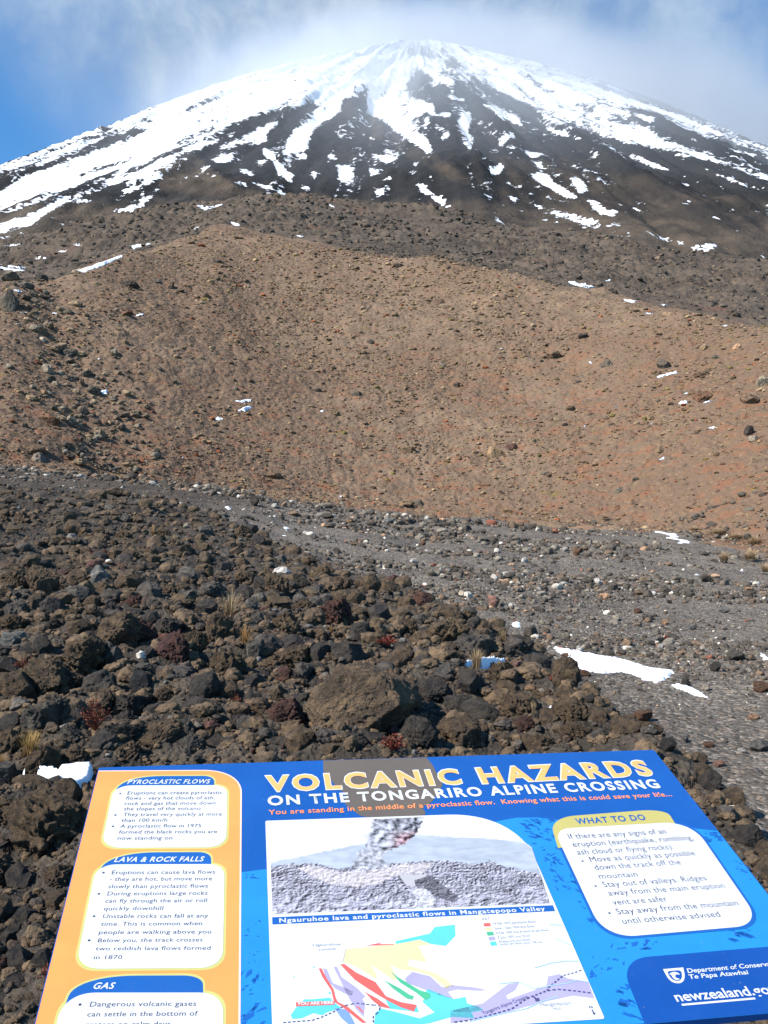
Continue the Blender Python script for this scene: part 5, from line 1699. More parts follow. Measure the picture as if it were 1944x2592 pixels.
def print_mat(name, c, rough=0.38):
    m, t, b = new_mat(name, rough, 0.2)
    p = obj_co(t)
    c_ = t.mix(t.rng(t.noise(p, 7, 5, .65), .35, .7), tuple(k * .90 for k in c), c)
    c_ = t.mix(t.math('MULTIPLY', t.rng(t.noise(p, 160, 3, .7), .66, .76), .35), c_, (.30, .27, .23))
    t.put(b.inputs['Base Color'], c_)
    t.put(b.inputs['Roughness'], t.rng(t.noise(p, 11, 4, .7), .3, .7, .28, .5))
    return m


PM = {k: print_mat('sign print ' + k, c) for k, c in {
    'deep blue': (.010, .085, .32), 'light blue': (.020, .215, .53), 'mark blue': (.012, .105, .37), 'orange': (.88, .30, .085), 'title orange': (.93, .40, .13), 'pink': (.9, .56, .45), 'white': (.60, .61, .605),
    'olive': (.50, .48, .16), 'gold': (.46, .40, .13), 'text grey': (.045, .05, .11), 'plume grey': (.125, .105, .088), 'tag orange': (.92, .28, .10), 'tab blue': (.014, .10, .35), 'logo blue': (.009, .068, .29),
    'map yellow': (.60, .53, .30), 'map red': (.60, .115, .10), 'map green': (.07, .38, .21), 'map lilac': (.34, .31, .47), 'map cyan': (.10, .48, .54), 'map blue': (.17, .28, .68), 'faint': (.30, .31, .38), 'stream': (.30, .45, .80),
    'dark line': (.07, .07, .16), 'pale red': (.9, .45, .45)}.items()}

sign = bpy.data.objects.new('information_sign', None); link(sign)
M_S = Matrix.Identity(4)
for i_ in range(3):
    M_S[i_][0], M_S[i_][1], M_S[i_][2], M_S[i_][3] = S_U[i_], -S_V[i_], S_N[i_], S_O[i_]
SIGN_ROOT = Matrix.Translation((float(S_O.x + S_U.x * .6 + S_V.x * .35), float(S_O.y + S_U.y * .6 + S_V.y * .35), 0.0))
sign.matrix_world = SIGN_ROOT
tag(sign, 'blue and orange information panel about volcanic hazards, tilted towards the viewer above the lava', 'information sign')


def sign_child(o, parent=None):
    """sign-plane coordinates (x across, y up the panel, z off its face) -> child of the sign"""
    o.data.transform(SIGN_ROOT.inverted() @ M_S)
    o.parent = parent or sign
    return o


def plane_mesh(name, loops, mat, z, parent=None):
    """flat printed shapes: each loop is a list of (u, v)"""
    bm = bmesh.new()
    for L in loops:
        vs = [bm.verts.new((u_, -v_, z * .3)) for u_, v_ in L]
        try:
            f = bm.faces.new(vs)
        except ValueError:
            continue
        if f.calc_area() > 0:
            f.normal_update()
            if f.normal.z < 0:
                f.normal_flip()
    bmesh.ops.triangulate(bm, faces=bm.faces[:])
    me = bpy.data.meshes.new(name); bm.to_mesh(me); bm.free()
    me.materials.append(mat)
    o = bpy.data.objects.new(name, me); link(o)
    return sign_child(o, parent)


def fillet(P, rad, n=10):
    """rounds the corners of polygon P by the given radii"""
    out = []
    m_ = len(P)
    P = [Vector(p_) for p_ in P]
    for i_ in range(m_):
        r_ = rad[i_] if isinstance(rad, (list, tuple)) else rad
        a_, b_, c_ = P[i_ - 1], P[i_], P[(i_ + 1) % m_]
        if r_ <= 0:
            out.append(tuple(b_)); continue
        d1, d2 = (a_ - b_), (c_ - b_)
        r1_, r2_ = min(r_, d1.length * .48), min(r_, d2.length * .48)
        p1, p2 = b_ + d1.normalized() * r1_, b_ + d2.normalized() * r2_
        for k in range(n + 1):
            t_ = k / n
            w0, w1, w2 = (1 - t_) ** 2, 2 * t_ * (1 - t_) * .82, t_ * t_
            s_ = w0 + w1 + w2
            out.append(tuple((p1 * w0 + b_ * w1 + p2 * w2) / s_))
    return out


def grow(P, d):
    c = np.mean(np.array(P), 0)
    out = []
    for p_ in P:
        v = np.array(p_) - c
        L = np.abs(v) + 1e-6
        out.append(tuple(c + v * (L + d) / L))
    return out


def text_mesh(name, lines, mat, z, parent=None, bold=0.0, shear=0.0, space=1.0):
    """lines: (string, left end, right end, cap height in photo pixels) with the ends of the baseline in photo pixels"""
    bmall = bmesh.new()
    for s_, p0, p1, cap in lines:
        (u0, v0), (u1, v1) = sp(rS, [p0, p1])
        (_, vt), = sp(rS, [((p0[0] + p1[0]) / 2, (p0[1] + p1[1]) / 2 - cap)])
        hgt = (v0 + v1) / 2 - vt
        cu = bpy.data.curves.new('lettering', 'FONT')
        cu.body = s_
        cu.size = 1.0
        cu.offset = bold
        cu.shear = shear
        cu.space_character = space
        cu.resolution_u = 3
        ob = bpy.data.objects.new('lettering', cu)
        me = bpy.data.meshes.new_from_object(ob)
        co = np.zeros(len(me.vertices) * 3); me.vertices.foreach_get('co', co)
        co = co.reshape(-1, 3)
        x0, x1 = co[:, 0].min(), co[:, 0].max()
        L = math.hypot(u1 - u0, v1 - v0)
        dx, dy = (u1 - u0) / L, -(v1 - v0) / L
        sx = L / (x1 - x0)
        sy = hgt / (CAPH + 2 * bold)
        xx = (co[:, 0] - x0) * sx; yy = (co[:, 1] + bold) * sy
        co[:, 0] = u0 + xx * dx - yy * dy
        co[:, 1] = -v0 + xx * dy + yy * dx
        co[:, 2] = z * .3
        me.vertices.foreach_set('co', co.ravel())
        bmall.from_mesh(me)
        bpy.data.objects.remove(ob); bpy.data.curves.remove(cu); bpy.data.meshes.remove(me)
    for f in bmall.faces:
        f.normal_update()
        if f.normal.z < 0:
            f.normal_flip()
    me = bpy.data.meshes.new(name); bmall.to_mesh(me); bmall.free()
    me.materials.append(mat)
    o = bpy.data.objects.new(name, me); link(o)
    return sign_child(o, parent)


CAPH = 0.682

# panel, its stiffening rails and two posts
W_, H_ = SGN_W, SGN_H
bm = bmesh.new()
prof = fillet([(0, 0), (W_, 0), (W_, H_), (0, H_)], .006, 4)
top_ = [bm.verts.new((u_, -v_, 0)) for u_, v_ in prof]
bot_ = [bm.verts.new((u_, -v_, -.012)) for u_, v_ in prof]
bm.faces.new(top_); bm.faces.new(bot_[::-1])
for i_ in range(len(prof)):
    j_ = (i_ + 1) % len(prof)
    bm.faces.new((top_[i_], top_[j_], bot_[j_], bot_[i_]))
bmesh.ops.recalc_face_normals(bm, faces=bm.faces[:])
me = bpy.data.meshes.new('panel'); bm.to_mesh(me); bm.free(); me.materials.append(PM['deep blue'])
o = bpy.data.objects.new('panel', me); link(o); sign_child(o)
m_steel, t, b = new_mat('galvanised steel', .45, .5)
b.inputs['Metallic'].default_value = .9
t.put(b.inputs['Base Color'], t.mix(t.noise(obj_co(t), 30, 3), (.30, .31, .32), (.48, .49, .50)))


def box_mesh(name, lo, hi, mat, parent, plane=True):
    bm = bmesh.new()
    bmesh.ops.create_cube(bm, size=1)
    for v in bm.verts:
        v.co = Vector([lo[k] + (v.co[k] + .5) * (hi[k] - lo[k]) for k in range(3)])
    bmesh.ops.bevel(bm, geom=bm.edges[:], offset=.004, segments=2, affect='EDGES')
    me = bpy.data.meshes.new(name); bm.to_mesh(me); bm.free(); me.materials.append(mat)
    o = bpy.data.objects.new(name, me); link(o)
    if plane:
        sign_child(o, parent)
    else:
        o.parent = parent
    return o


for v_ in (.16, H_ - .18):
    box_mesh('support_rail', (.10, -v_ - .03, -.055), (W_ - .10, -v_ + .03, -.0125), m_steel, sign)
for u_ in (.28, W_ - .28):
    P_ = Ov + Uv * u_ + Vv * (H_ * .5) - Nv * .05
    pb = box_mesh('post', (-.04, -.04, -.35), (.04, .04, P_[2] - .02), m_steel, sign, plane=False)
    pb.location = (P_[0] - SIGN_ROOT.translation.x, P_[1] - SIGN_ROOT.translation.y, 0)

# background print: the hill outline in light blue with broken dark marks
rt = lambda v_: (W_ - .0015, v_)
hillside_print = sp(rS, [(604, 2209), (674, 2200)]) + sp(rC, [(265, 408), (330, 397), (440, 396), (545, 408), (900, 402), (1100, 418), (1280, 455), (1396, 467)])
hillside_print = hillside_print + [(W_ - .0015, hillside_print[-1][1] + .004), (W_ - .0015, H_ - .0015), (.28, H_ - .0015)]
plane_mesh('hill_print', [hillside_print], PM['light blue'], .0005)
rs = np.random.RandomState(21)
marks = []


def mark(u_, v_, L, Wd, a_):
    n_ = rs.randint(6, 11)
    th = np.sort(rs.uniform(0, 6.283, n_))
    rr_ = rs.uniform(.35, 1, n_)
    x_ = np.cos(th) * rr_ * L; y_ = np.sin(th) * rr_ * Wd
    return [(u_ + x_[k] * math.cos(a_) - y_[k] * math.sin(a_), v_ + x_[k] * math.sin(a_) + y_[k] * math.cos(a_)) for k in range(n_)]


def marks_in(f, quad, n, L0, L1, ang):
    q_ = sp(f, quad)
    for _ in range(n):
        a_, b2 = rs.rand(), rs.rand()
        u_ = (q_[0][0] * (1 - a_) + q_[1][0] * a_) * (1 - b2) + (q_[3][0] * (1 - a_) + q_[2][0] * a_) * b2
        v_ = (q_[0][1] * (1 - a_) + q_[1][1] * a_) * (1 - b2) + (q_[3][1] * (1 - a_) + q_[2][1] * a_) * b2
        L = rs.uniform(L0, L1)
        marks.append(mark(u_, v_, L, L * rs.uniform(.25, .6), ang + rs.uniform(-.5, .5)))


marks_in(rC, [(340, 405), (525, 405), (550, 470), (400, 490)], 26, .004, .014, .5)
marks_in(rC, [(400, 480), (530, 480), (600, 620), (450, 600)], 22, .004, .016, .2)
marks_in(rC, [(460, 600), (600, 620), (680, 800), (540, 780)], 34, .003, .013, .8)
marks_in(rC, [(640, 800), (720, 820), (760, 960), (690, 930)], 12, .003, .010, .8)
marks_in(rC, [(850, 1040), (1080, 1030), (1050, 1090), (830, 1110)], 12, .004, .016, -.4)
marks_in(rC, [(1300, 465), (1400, 470), (1430, 560), (1340, 530)], 12, .003, .016, .1)
marks_in(rC, [(1450, 590), (1560, 660), (1600, 740), (1520, 700)], 14, .002, .009, .5)
marks_in(rC, [(1400, 985), (1560, 965), (1560, 1040), (1420, 1060)], 16, .004, .016, .4)
marks_in(rE, [(700, 330), (860, 290), (960, 380), (730, 470)], 16, .003, .010, -.6)
marks_in(rE, [(870, 520), (940, 500), (1010, 700), (950, 690)], 12, .005, .018, .5)
marks_in(rA, [(1520, 955), (1640, 950), (1640, 985), (1515, 995)], 8, .002, .009, 0)
marks_in(rA, [(1510, 1250), (1655, 1250), (1655, 1640), (1510, 1640)], 14, .002, .006, .3)
marks_in(rA, [(1505, 1660), (1690, 1640), (1700, 1990), (1505, 2030)], 16, .003, .015, -.7)
marks_in(rA, [(1505, 2000), (1720, 1990), (1740, 2250), (1500, 2260)], 14, .004, .015, -.3)
plane_mesh('hill_pattern', marks, PM['mark blue'], .0010)
# volcano plume behind the title
pl = sp(rB, [(607, 152), (603, 200), (620, 232), (665, 265), (692, 312), (730, 343), (772, 350), (752, 385), (752, 430), (800, 462), (832, 492), (880, 523), (1320, 512), (1318, 480), (1288, 450), (1350, 430),
             (1388, 382), (1402, 345), (1436, 310), (1440, 268), (1425, 235), (1390, 212), (1380, 170), (1335, 132)])
pl[0] = (pl[0][0], .0012); pl[-1] = (pl[-1][0], .0012)
pl = fillet([pl[0]] + pl[1:], [0] + [.020] * (len(pl) - 2) + [0], 6)
plane_mesh('plume_print', [pl], PM['plume grey'], .0012)

# the orange column and its three cards
ocol = sp(rA, [(490, 209), (1512, 203), (1494, 2400), (-66, 2420)])
ocol[0] = (.0015, ocol[0][1]); ocol[3] = (.0015, H_ - .0015); ocol[2] = (ocol[2][0], H_ - .0015)
oc = plane_mesh('orange_column', [fillet(ocol, [0, .075, 0, 0], 14)], PM['orange'], .0016)
og = [(ocol[0][0], ocol[0][1] - .003), (ocol[1][0] + .003, ocol[1][1] - .003), (ocol[2][0] + .003, ocol[2][1]), ocol[3]]
plane_mesh('column_edging', [fillet(og, [0, .078, 0, 0], 14)], PM['pink'], .0013, oc)


def info_card(f, body, brad, tab, trad, head, lines, bullets, bcol='white', edge='olive', tabcol='tab blue', headcol='white', textcol='text grey', edge_w=.004, shear=.28):
    B_ = sp(f, body); T_ = sp(f, tab)
    card = plane_mesh('info_card', [fillet(B_, brad, 10)], PM[bcol], .0030)
    plane_mesh('card_edging', [fillet(grow(B_, edge_w), brad, 10), ], PM[edge], .0020, card)
    tb = plane_mesh('heading_tab', [fillet(T_, trad, 10)], PM[tabcol], .0026, card)
    if edge == 'olive':
        plane_mesh('tab_edging', [fillet(grow(T_, .0035), trad, 10)], PM[edge], .0022, card)
    s_, a_, b_, cap = head
    text_mesh('heading_text', [(s_, f(*a_), f(*b_), cap)], PM[headcol], .0040, card, bold=.022, shear=shear, space=1.12)
    text_mesh('body_text', [(s2, f(*p0), f(*p1), cap2) for s2, p0, p1, cap2 in lines], PM[textcol], .0040, card, bold=0.0, space=1.04)
    dots = []
    for bx, by in bullets:
        (u_, v_), = sp(f, [(bx, by)])
        dots.append([(u_ + .0022 * math.cos(k), v_ + .0022 * math.sin(k)) for k in np.linspace(0, 6.283, 9)[:-1]])
    plane_mesh('bullet_marks', dots, PM[textcol], .0040, card)
    return card


cA = 8.3
info_card(rA, [(598, 312), (1418, 309), (1408, 759), (503, 764)], [.035, .030, .035, .035], [(575, 470), (640, 244), (1322, 242), (1322, 330)], [0, .085, .022, 0],
          ('PYROCLASTIC FLOWS', (690, 303), (1293, 299), 11), [
    ('Eruptions can create pyroclastic', (692, 379), (1380, 375), cA), ('flows - very hot clouds of ash,', (681, 416), (1325, 413), cA), ('rock and gas that move down', (672, 455), (1330, 451), cA),
    ('the slopes of the volcano', (666, 494), (1222, 490), cA), ('They travel very quickly at more', (662, 535), (1376, 531), cA), ('than 100 km/h', (648, 577), (980, 575), cA),
    ('A pyroclastic flow in 1975', (640, 619), (1225, 615), cA), ('formed the black rocks you are', (630, 662), (1342, 658), cA), ('now standing on', (620, 706), (1017, 704), cA)],
    [(642, 371), (607, 527), (589, 609)])
cA = 9.6
info_card(rA, [(470, 884), (1398, 881), (1383, 1633), (318, 1640)], [.035, .030, .035, .035], [(445, 1060), (545, 797), (1299, 794), (1300, 900)], [0, .095, .022, 0],
          ('LAVA & ROCK FALLS', (595, 868), (1249, 863), 12.5), [
    ('Eruptions can cause lava flows', (578, 957), (1327, 952), cA), ('- they are hot, but move more', (565, 1005), (1305, 1000), cA), ('slowly than pyroclastic flows', (553, 1058), (1275, 1053), cA),
    ('During eruptions large rocks', (546, 1110), (1272, 1105), cA), ('can fly through the air or roll', (531, 1163), (1268, 1158), cA), ('quickly downhill', (520, 1218), (950, 1215), cA),
    ('Unstable rocks can fall at any', (514, 1274), (1276, 1269), cA), ('time. This is common when', (499, 1330), (1233, 1325), cA), ('people are walking above you', (485, 1390), (1298, 1385), cA),
    ('Below you, the track crosses', (477, 1449), (1236, 1443), cA), ('two reddish lava flows formed', (461, 1508), (1293, 1503), cA), ('in 1870', (447, 1572), (652, 1570), cA)],
    [(520, 945), (487, 1098), (452, 1260), (416, 1435)])
cA = 12
info_card(rA, [(232, 1813), (1390, 1812), (1378, 2400), (100, 2400)], [.045, .035, .03, .03], [(205, 2010), (320, 1690), (1240, 1687), (1242, 1830)], [0, .11, .03, 0],
          ('GAS', (445, 1788), (600, 1786), 16), [
    ('Dangerous volcanic gases', (419, 1915), (1190, 1909), cA), ('can settle in the bottom of', (400, 1987), (1200, 1980), cA), ('craters on calm days', (385, 2062), (1003, 2056), cA)],
    [(350, 1900)])

# titles
T1 = [('VOLCANIC', (674, 2005), (1171, 1985.5), 39), ('HAZARDS', (1223, 1984.5), (1657, 1963), 39)]
for T_ in T1:
    text_mesh('title_word', [T_], PM['title orange'], .0034, bold=.034, space=1.27)
    (s_, p0_, p1_, cap_) = T_
    text_mesh('title_outline', [(s_, (p0_[0] - 3.0, p0_[1] + 2.2), (p1_[0] + 3.0, p1_[1] + 1.8), cap_ + 4.4)], PM['white'], .0026, bold=.052, space=1.235)
text_mesh('subtitle_text', [('ON THE TONGARIRO ALPINE CROSSING', (678, 2040.5), (1674, 1995.5), 24)], PM['white'], .0030, bold=.034, space=1.2)
text_mesh('tagline_text', [('You are standing in the middle of a pyroclastic flow.  Knowing what this is could save your life...', (680, 2063), (1702, 2016), 11.5)], PM['tag orange'], .0030, bold=.012, space=1.06)

# the what-to-do card
info_card(rC, [(524, 458), (1252, 418), (1628, 965), (795, 1037)], [.035, .060, .050, .055], [(548, 560), (500, 398), (1118, 350), (1168, 430)], [0, .055, .06, 0],
          ('WHAT TO DO', (653, 434), (1018, 411), 15), [
    ('If there are any signs of an', (610, 512), (1125, 483), 13), ('eruption (earthquake, rumbling,', (632, 554), (1268, 516), 13), ('ash cloud or flying rocks):', (654, 595), (1163, 565), 13),
    ('Move as quickly as possible', (723, 634), (1278, 598), 13.5), ('down the track off the', (748, 676), (1202, 646), 13.5), ('mountain', (770, 723), (974, 710), 13.5),
    ('Stay out of valleys. Ridges', (793, 767), (1338, 730), 14), ('away from the main eruption', (820, 812), (1435, 770), 14), ('vent are safer', (843, 861), (1130, 841), 14),
    ('Stay away from the mountain', (865, 911), (1507, 862), 14.5), ('until otherwise advised', (895, 961), (1410, 922), 14.5)],
    [(678, 629), (747, 761), (820, 904)], edge='tab blue', tabcol='gold', headcol='tab blue', edge_w=.005, shear=.1)

# the white panel with the printed picture and the map
fr = sp(rS, [(671.6, 2078.5), (1304, 2057.5), (1531, 2580), (690, 2632)])
frame_p = plane_mesh('picture_and_map_panel', [fillet(fr, [.004, .135, .004, .03], 16)], PM['white'], .0028)
NPX, NPY = 260, 150
cq = sp(rS, [(681, 2084), (1318, 2060), (1392, 2287.5), (690, 2315)])
aa, bb = np.meshgrid(np.linspace(0, 1, NPX), np.linspace(0, 1, NPY))
cq = np.array(cq)
UU = (cq[0][0] * (1 - aa) + cq[1][0] * aa) * (1 - bb) + (cq[3][0] * (1 - aa) + cq[2][0] * aa) * bb
VV_ = (cq[0][1] * (1 - aa) + cq[1][1] * aa) * (1 - bb) + (cq[3][1] * (1 - aa) + cq[2][1] * aa) * bb
P3 = Ov + UU[..., None] * Uv + VV_[..., None] * Nv * 0 + VV_[..., None] * Vv
c_, s_ = math.cos(PITCH), math.sin(PITCH)
dd_ = P3[..., 1] * c_ + (P3[..., 2] - CAM[2]) * s_
sx_ = 972 + FPX * P3[..., 0] / dd_
sy_ = 1296 - FPX * (-P3[..., 1] * s_ + (P3[..., 2] - CAM[2]) * c_) / dd_
BX, BY = (sx_ - 600) / .36166, (sy_ - 1880) / .36166
wob = lambda k, s: s * fbm(BX / k, BY / k, 1.3, 3)
c2b = lambda pts: [((1150 + .4786 * x - 600) / .36166, (1880 + .4786 * y - 1880) / .36166) for x, y in pts]
img = np.full(BX.shape + (3,), .86)
skym = np.ones(BX.shape, bool)


def lay(P, colr, w_=6, k=40):
    global img
    ins = poly_sd(BX + wob(k, w_), BY + wob(k, w_), P) > 0
    img[ins] = (colr[ins] if isinstance(colr, np.ndarray) else np.array(colr))
    skym[ins] = False
    return ins


hz = .60 + .10 * fbm(BX / 120, BY / 30, 4.4, 4)
lay([(200, 850), (600, 768), (850, 715), (1250, 645), (1659, 672)] + c2b([(120, 505), (250, 515), (370, 530), (600, 700), (300, 900)]) + [(1659, 1200), (200, 1200)],
    np.stack([hz * .92, hz * 1.0, hz * 1.12], -1), 6)
f1, f2, idn = cells(BX / 40 + .5 * perlin(BX / 60, BY / 60, 1), BY / 27 + .5 * perlin(BX / 60, BY / 60, 8), 5)
g1, g2, idn2 = cells(BX / 17, BY / 12, 15)
pz = np.clip((BY - 820) / 400, .12, 1.2)                    # nearer stones are larger


def relief(kx, ky, seed, dx, dy):
    f = lambda x, y: billow(x / kx, y / ky, seed, 4, .62)
    return f(BX + dx, BY + dy) - f(BX - dx, BY - dy)


rl = relief(90, 52, 3.3, 7, 4) * pz + relief(34, 20, 5.1, 3, 2) * (1.15 - .6 * pz)
rockc = np.clip(.36 - .95 * rl + .16 * fbm(BX / 150, BY / 60, 2.2, 3) + .10 * sstep(BY, 950, 1150), .03, .84)
rk = np.stack([rockc, rockc * .97, rockc * 1.10], -1)
lay([(180, 868), (400, 852), (560, 848), (700, 890), (850, 865), (1350, 830), (1450, 822), (1659, 855)] + c2b([(60, 640), (160, 640), (185, 625), (240, 650), (420, 690), (700, 760), (600, 1000)]) + [(1659, 1500), (180, 1500)], rk, 9, 25)
cloud = np.clip(.62 - .6 * relief(42, 30, 2.2, 4, 4), .2, .84)
cl3 = np.stack([np.clip(cloud * 1.06, 0, .85), np.clip(cloud * .98, 0, .85), np.clip(cloud, 0, .85)], -1)
lay([(425, 880), (520, 862), (700, 905), (900, 900), (1050, 872), (1250, 850), (1360, 838), (1370, 870), (1280, 910), (1100, 935), (1000, 985), (850, 1012), (650, 992), (540, 945)], cl3, 12, 22)
pr_ = relief(85, 60, 7.2, 9, 9)
pm_ = np.clip(.52 - .75 * pr_ - .26 * sstep(BX, 960, 1220) + .10 * fbm(BX / 40, BY / 20, 6.1, 3), .04, .8)
redm = sstep(BX, 1040, 1180) * sstep(BY, 600, 680) * .5
pl3 = np.stack([pm_ * (1 + redm * .9), pm_ * (1 - redm * .15), pm_ * (1.1 - redm * .2)], -1)
lay([(930, 520), (1325, 500), (1270, 620), (1240, 660), (1130, 740), (1050, 760), (1010, 810), (1060, 865), (960, 895), (790, 875), (850, 800), (838, 780), (900, 740), (900, 690), (885, 640), (940, 610)], np.clip(pl3, 0, .85), 12, 26)
lay([(1125, 928), (1350, 928), (1560, 1090), (1520, 1125), (1400, 1080), (1250, 1010), (1140, 985)], np.clip(rk * .45, 0, 1) + .02, 6)
lay([(1130, 925), (1345, 925), (1300, 945), (1240, 965), (1250, 1010), (1180, 1000)], (.62, .60, .62), 5)
lay([(1200, 1030), (1320, 1020), (1385, 1090), (1360, 1165), (1230, 1160), (1270, 1100)], np.clip(rk * .8 + .34, 0, .86), 22, 16)
Fg = grid_faces(NPY, NPX)
ff = skym.ravel()[Fg].all(1)
Fg = Fg[~ff][:, ::-1]
m, t, b = new_mat('printed picture', .4, .3)
t.put(b.inputs['Base Color'], t.attr('tint', 'Color'))
po = mesh_np('printed_picture', np.stack([UU, -VV_, np.full(UU.shape, .00102)], -1).reshape(-1, 3), Fg, m, cols={'tint': np.where(img.reshape(-1, 3) > .845, .61, np.clip(img.reshape(-1, 3), 0, .84) ** 1.1 * .66)}, smooth=False)
sign_child(po, frame_p)
capb = plane_mesh('caption_bar', [sp(rS, [(688.6, 2323), (1399.5, 2292.5), (1405, 2307.5), (689.5, 2341.5)])], PM['tab blue'], .0034, frame_p)
text_mesh('caption_text', [('Ngauruhoe lava and pyroclastic flows in Mangatepopo Valley', (707, 2337), (1381, 2306.5), 11)], PM['white'], .0042, frame_p, bold=.022, space=1.12)


def mp(colr, f, *loops, z=.0034):
    return [(colr, f, L, z) for L in loops]


MAP = (mp('map yellow', rD, [(630, 330), (960, 297), (1130, 268), (1210, 300), (1120, 310), (1180, 420), (1060, 400), (1050, 440), (1150, 470), (1230, 490), (1300, 530), (1370, 590), (1340, 580), (1310, 600), (1270, 560),
                             (1200, 510), (1100, 480), (1000, 470), (930, 440), (980, 530), (960, 545), (850, 470), (800, 440), (845, 520), (830, 530), (680, 440), (610, 420)])
       + mp('map lilac', rD, [(475, 460), (500, 465), (540, 560), (620, 590), (680, 620), (670, 645), (640, 640), (560, 600), (500, 540)],
            [(545, 450), (570, 450), (600, 520), (700, 590), (760, 650), (740, 670), (760, 700), (750, 790), (700, 740), (660, 680), (600, 560)],
            [(1080, 485), (1200, 515), (1280, 590), (1350, 575), (1500, 590), (1575, 605), (1540, 615), (1380, 605), (1320, 620), (1360, 670), (1250, 640), (1150, 600), (1040, 560), (1030, 530)])
       + mp('map lilac', rE, [(0, 640), (170, 600), (300, 500), (360, 490), (340, 530), (290, 560), (300, 580), (400, 545), (500, 510), (510, 460), (570, 447), (610, 470), (720, 488), (752, 575), (640, 560), (500, 590), (380, 622), (250, 662), (0, 705)])
       + mp('map cyan', rD, [(965, 278), (1200, 225), (1230, 182), (1368, 165), (1372, 240), (1305, 310), (1200, 295), (1130, 265), (970, 297)],
            [(255, 780), (290, 730), (350, 670), (390, 672), (520, 660), (560, 700), (600, 730), (500, 760), (470, 780), (410, 765), (330, 800), (270, 805)],
            [(830, 760), (870, 735), (940, 750), (1130, 800), (1230, 760), (1150, 690), (1180, 600), (1280, 640), (1360, 670), (1440, 655), (1450, 700), (1530, 720), (1560, 745), (1480, 760), (1500, 800), (1350, 790),
             (1200, 832), (1100, 850), (820, 850)], [(885, 650), (1000, 700), (1110, 720), (1125, 760), (1060, 750), (930, 735)], [(515, 620), (530, 625), (525, 638), (512, 632)], [(270, 520), (285, 515), (280, 528)], [(402, 455), (425, 447), (415, 460)])
       + mp('map blue', rD, [(550, 730), (640, 740), (690, 835), (680, 870), (600, 800)], z=.0037)
       + mp('map green', rD, [(890, 542), (1000, 600), (1060, 640), (1090, 650), (1080, 675), (1040, 665), (950, 600)], [(925, 475), (980, 520), (1080, 580), (1130, 610), (1200, 630), (1205, 660), (1170, 678), (1110, 630), (1000, 560)], z=.0038)
       + mp('map red', rD, [(445, 462), (465, 462), (500, 530), (545, 600), (560, 660), (575, 690), (640, 720), (770, 830), (740, 832), (600, 720), (550, 690), (530, 610), (470, 520)],
            [(590, 435), (620, 432), (700, 490), (830, 555), (900, 650), (1000, 690), (1110, 710), (1090, 755), (1000, 725), (930, 690), (860, 650), (780, 600), (690, 540)],
            [(755, 620), (840, 665), (920, 720), (930, 735), (860, 720), (810, 680)], [(692, 712), (720, 725), (755, 765), (740, 760)], [(765, 308), (880, 285), (850, 298), (955, 298), (955, 303)], z=.0040)
       + mp('map red', rD, [(291, 691), (551, 683), (551, 709), (292, 720)], z=.0043)
       + mp('map red', rE, [(172, 182), (206, 180), (212, 197), (177, 199)]) + mp('map yellow', rE, [(180, 204), (212, 202), (218, 220), (185, 222)]) + mp('map green', rE, [(188, 228), (222, 226), (228, 245), (194, 247)])
       + mp('map lilac', rE, [(197, 253), (230, 251), (236, 270), (203, 272)]) + mp('map cyan', rE, [(206, 279), (238, 277), (244, 298), (212, 300)]))
mapo = plane_mesh('map_outline', [sp(rD, [(605, 424), (612, 416), (632, 328), (628, 325), (608, 415)])], PM['faint'], .0036, frame_p)
byc = {}
for colr, f, L, z in MAP:
    byc.setdefault((colr, z), []).append(sp(f, L))
for (colr, z), loops in byc.items():
    for L_ in loops:
        plane_mesh(colr.replace('map ', '') + '_map_area', [L_], PM[colr], z, frame_p)


def strokes(f, lines, wd, dash=None):
    out = []
    for L in lines:
        P = [np.array(p_) for p_ in sp(f, L)]
        for a_, b_ in zip(P[:-1], P[1:]):
            ln = np.linalg.norm(b_ - a_)
            d_ = (b_ - a_) / ln
            n_ = np.array([-d_[1], d_[0]]) * wd / 2
            k = max(1, int(round(ln / dash))) if dash else 1
            for j in range(k):
                p_, q_ = a_ + (b_ - a_) * j / k, a_ + (b_ - a_) * (j + (.62 if dash else 1)) / k
                out.append([tuple(p_ + n_), tuple(q_ + n_), tuple(q_ - n_), tuple(p_ - n_)])
    return out


for f_, wd_, L_ in [(rD, .0018, [(205, 830), (300, 822), (400, 815), (460, 795), (540, 760), (620, 715), (700, 698), (800, 710), (850, 712), (862, 725), (850, 760), (815, 785), (815, 840)]),
                    (rE, .0026, [(20, 700), (100, 690), (200, 665), (320, 630), (400, 575), (505, 535), (510, 520), (590, 455)]), (rE, .0026, [(505, 535), (560, 528), (640, 535), (740, 548)]),
                    (rE, .0018, [(590, 455), (650, 440), (690, 425)])]:
    plane_mesh('dashed_track', strokes(f_, [L_], wd_, .0075), PM['dark line'], .0045, frame_p)
plane_mesh('stream_line', strokes(rE, [[(250, 500), (350, 488), (440, 525), (540, 505), (610, 497), (660, 480), (720, 490)], [(440, 415), (530, 390), (600, 380), (670, 380)], [(545, 258), (600, 285), (630, 296)], [(520, 190), (585, 192)],
                                       [(100, 695), (250, 660), (400, 628), (480, 590), (560, 565)]], .0016), PM['stream'], .0047, frame_p)
plane_mesh('hut_mark', [sp(rE, [(440, 575), (462, 573), (466, 590), (444, 592)])] + strokes(rE, [[(428, 562), (446, 578)]], .003), PM['dark line'], .0048, frame_p)
plane_mesh('north_arrow', strokes(rE, [[(738, 634), (749, 655)]], .002) + [sp(rE, [(741, 652), (757, 650), (752, 664)])], PM['dark line'], .0048, frame_p)
text_mesh('you_are_here_text', [('YOU ARE HERE', rD(300, 713), rD(546, 704), 7.6)], PM['white'], .0050, frame_p, bold=.03)
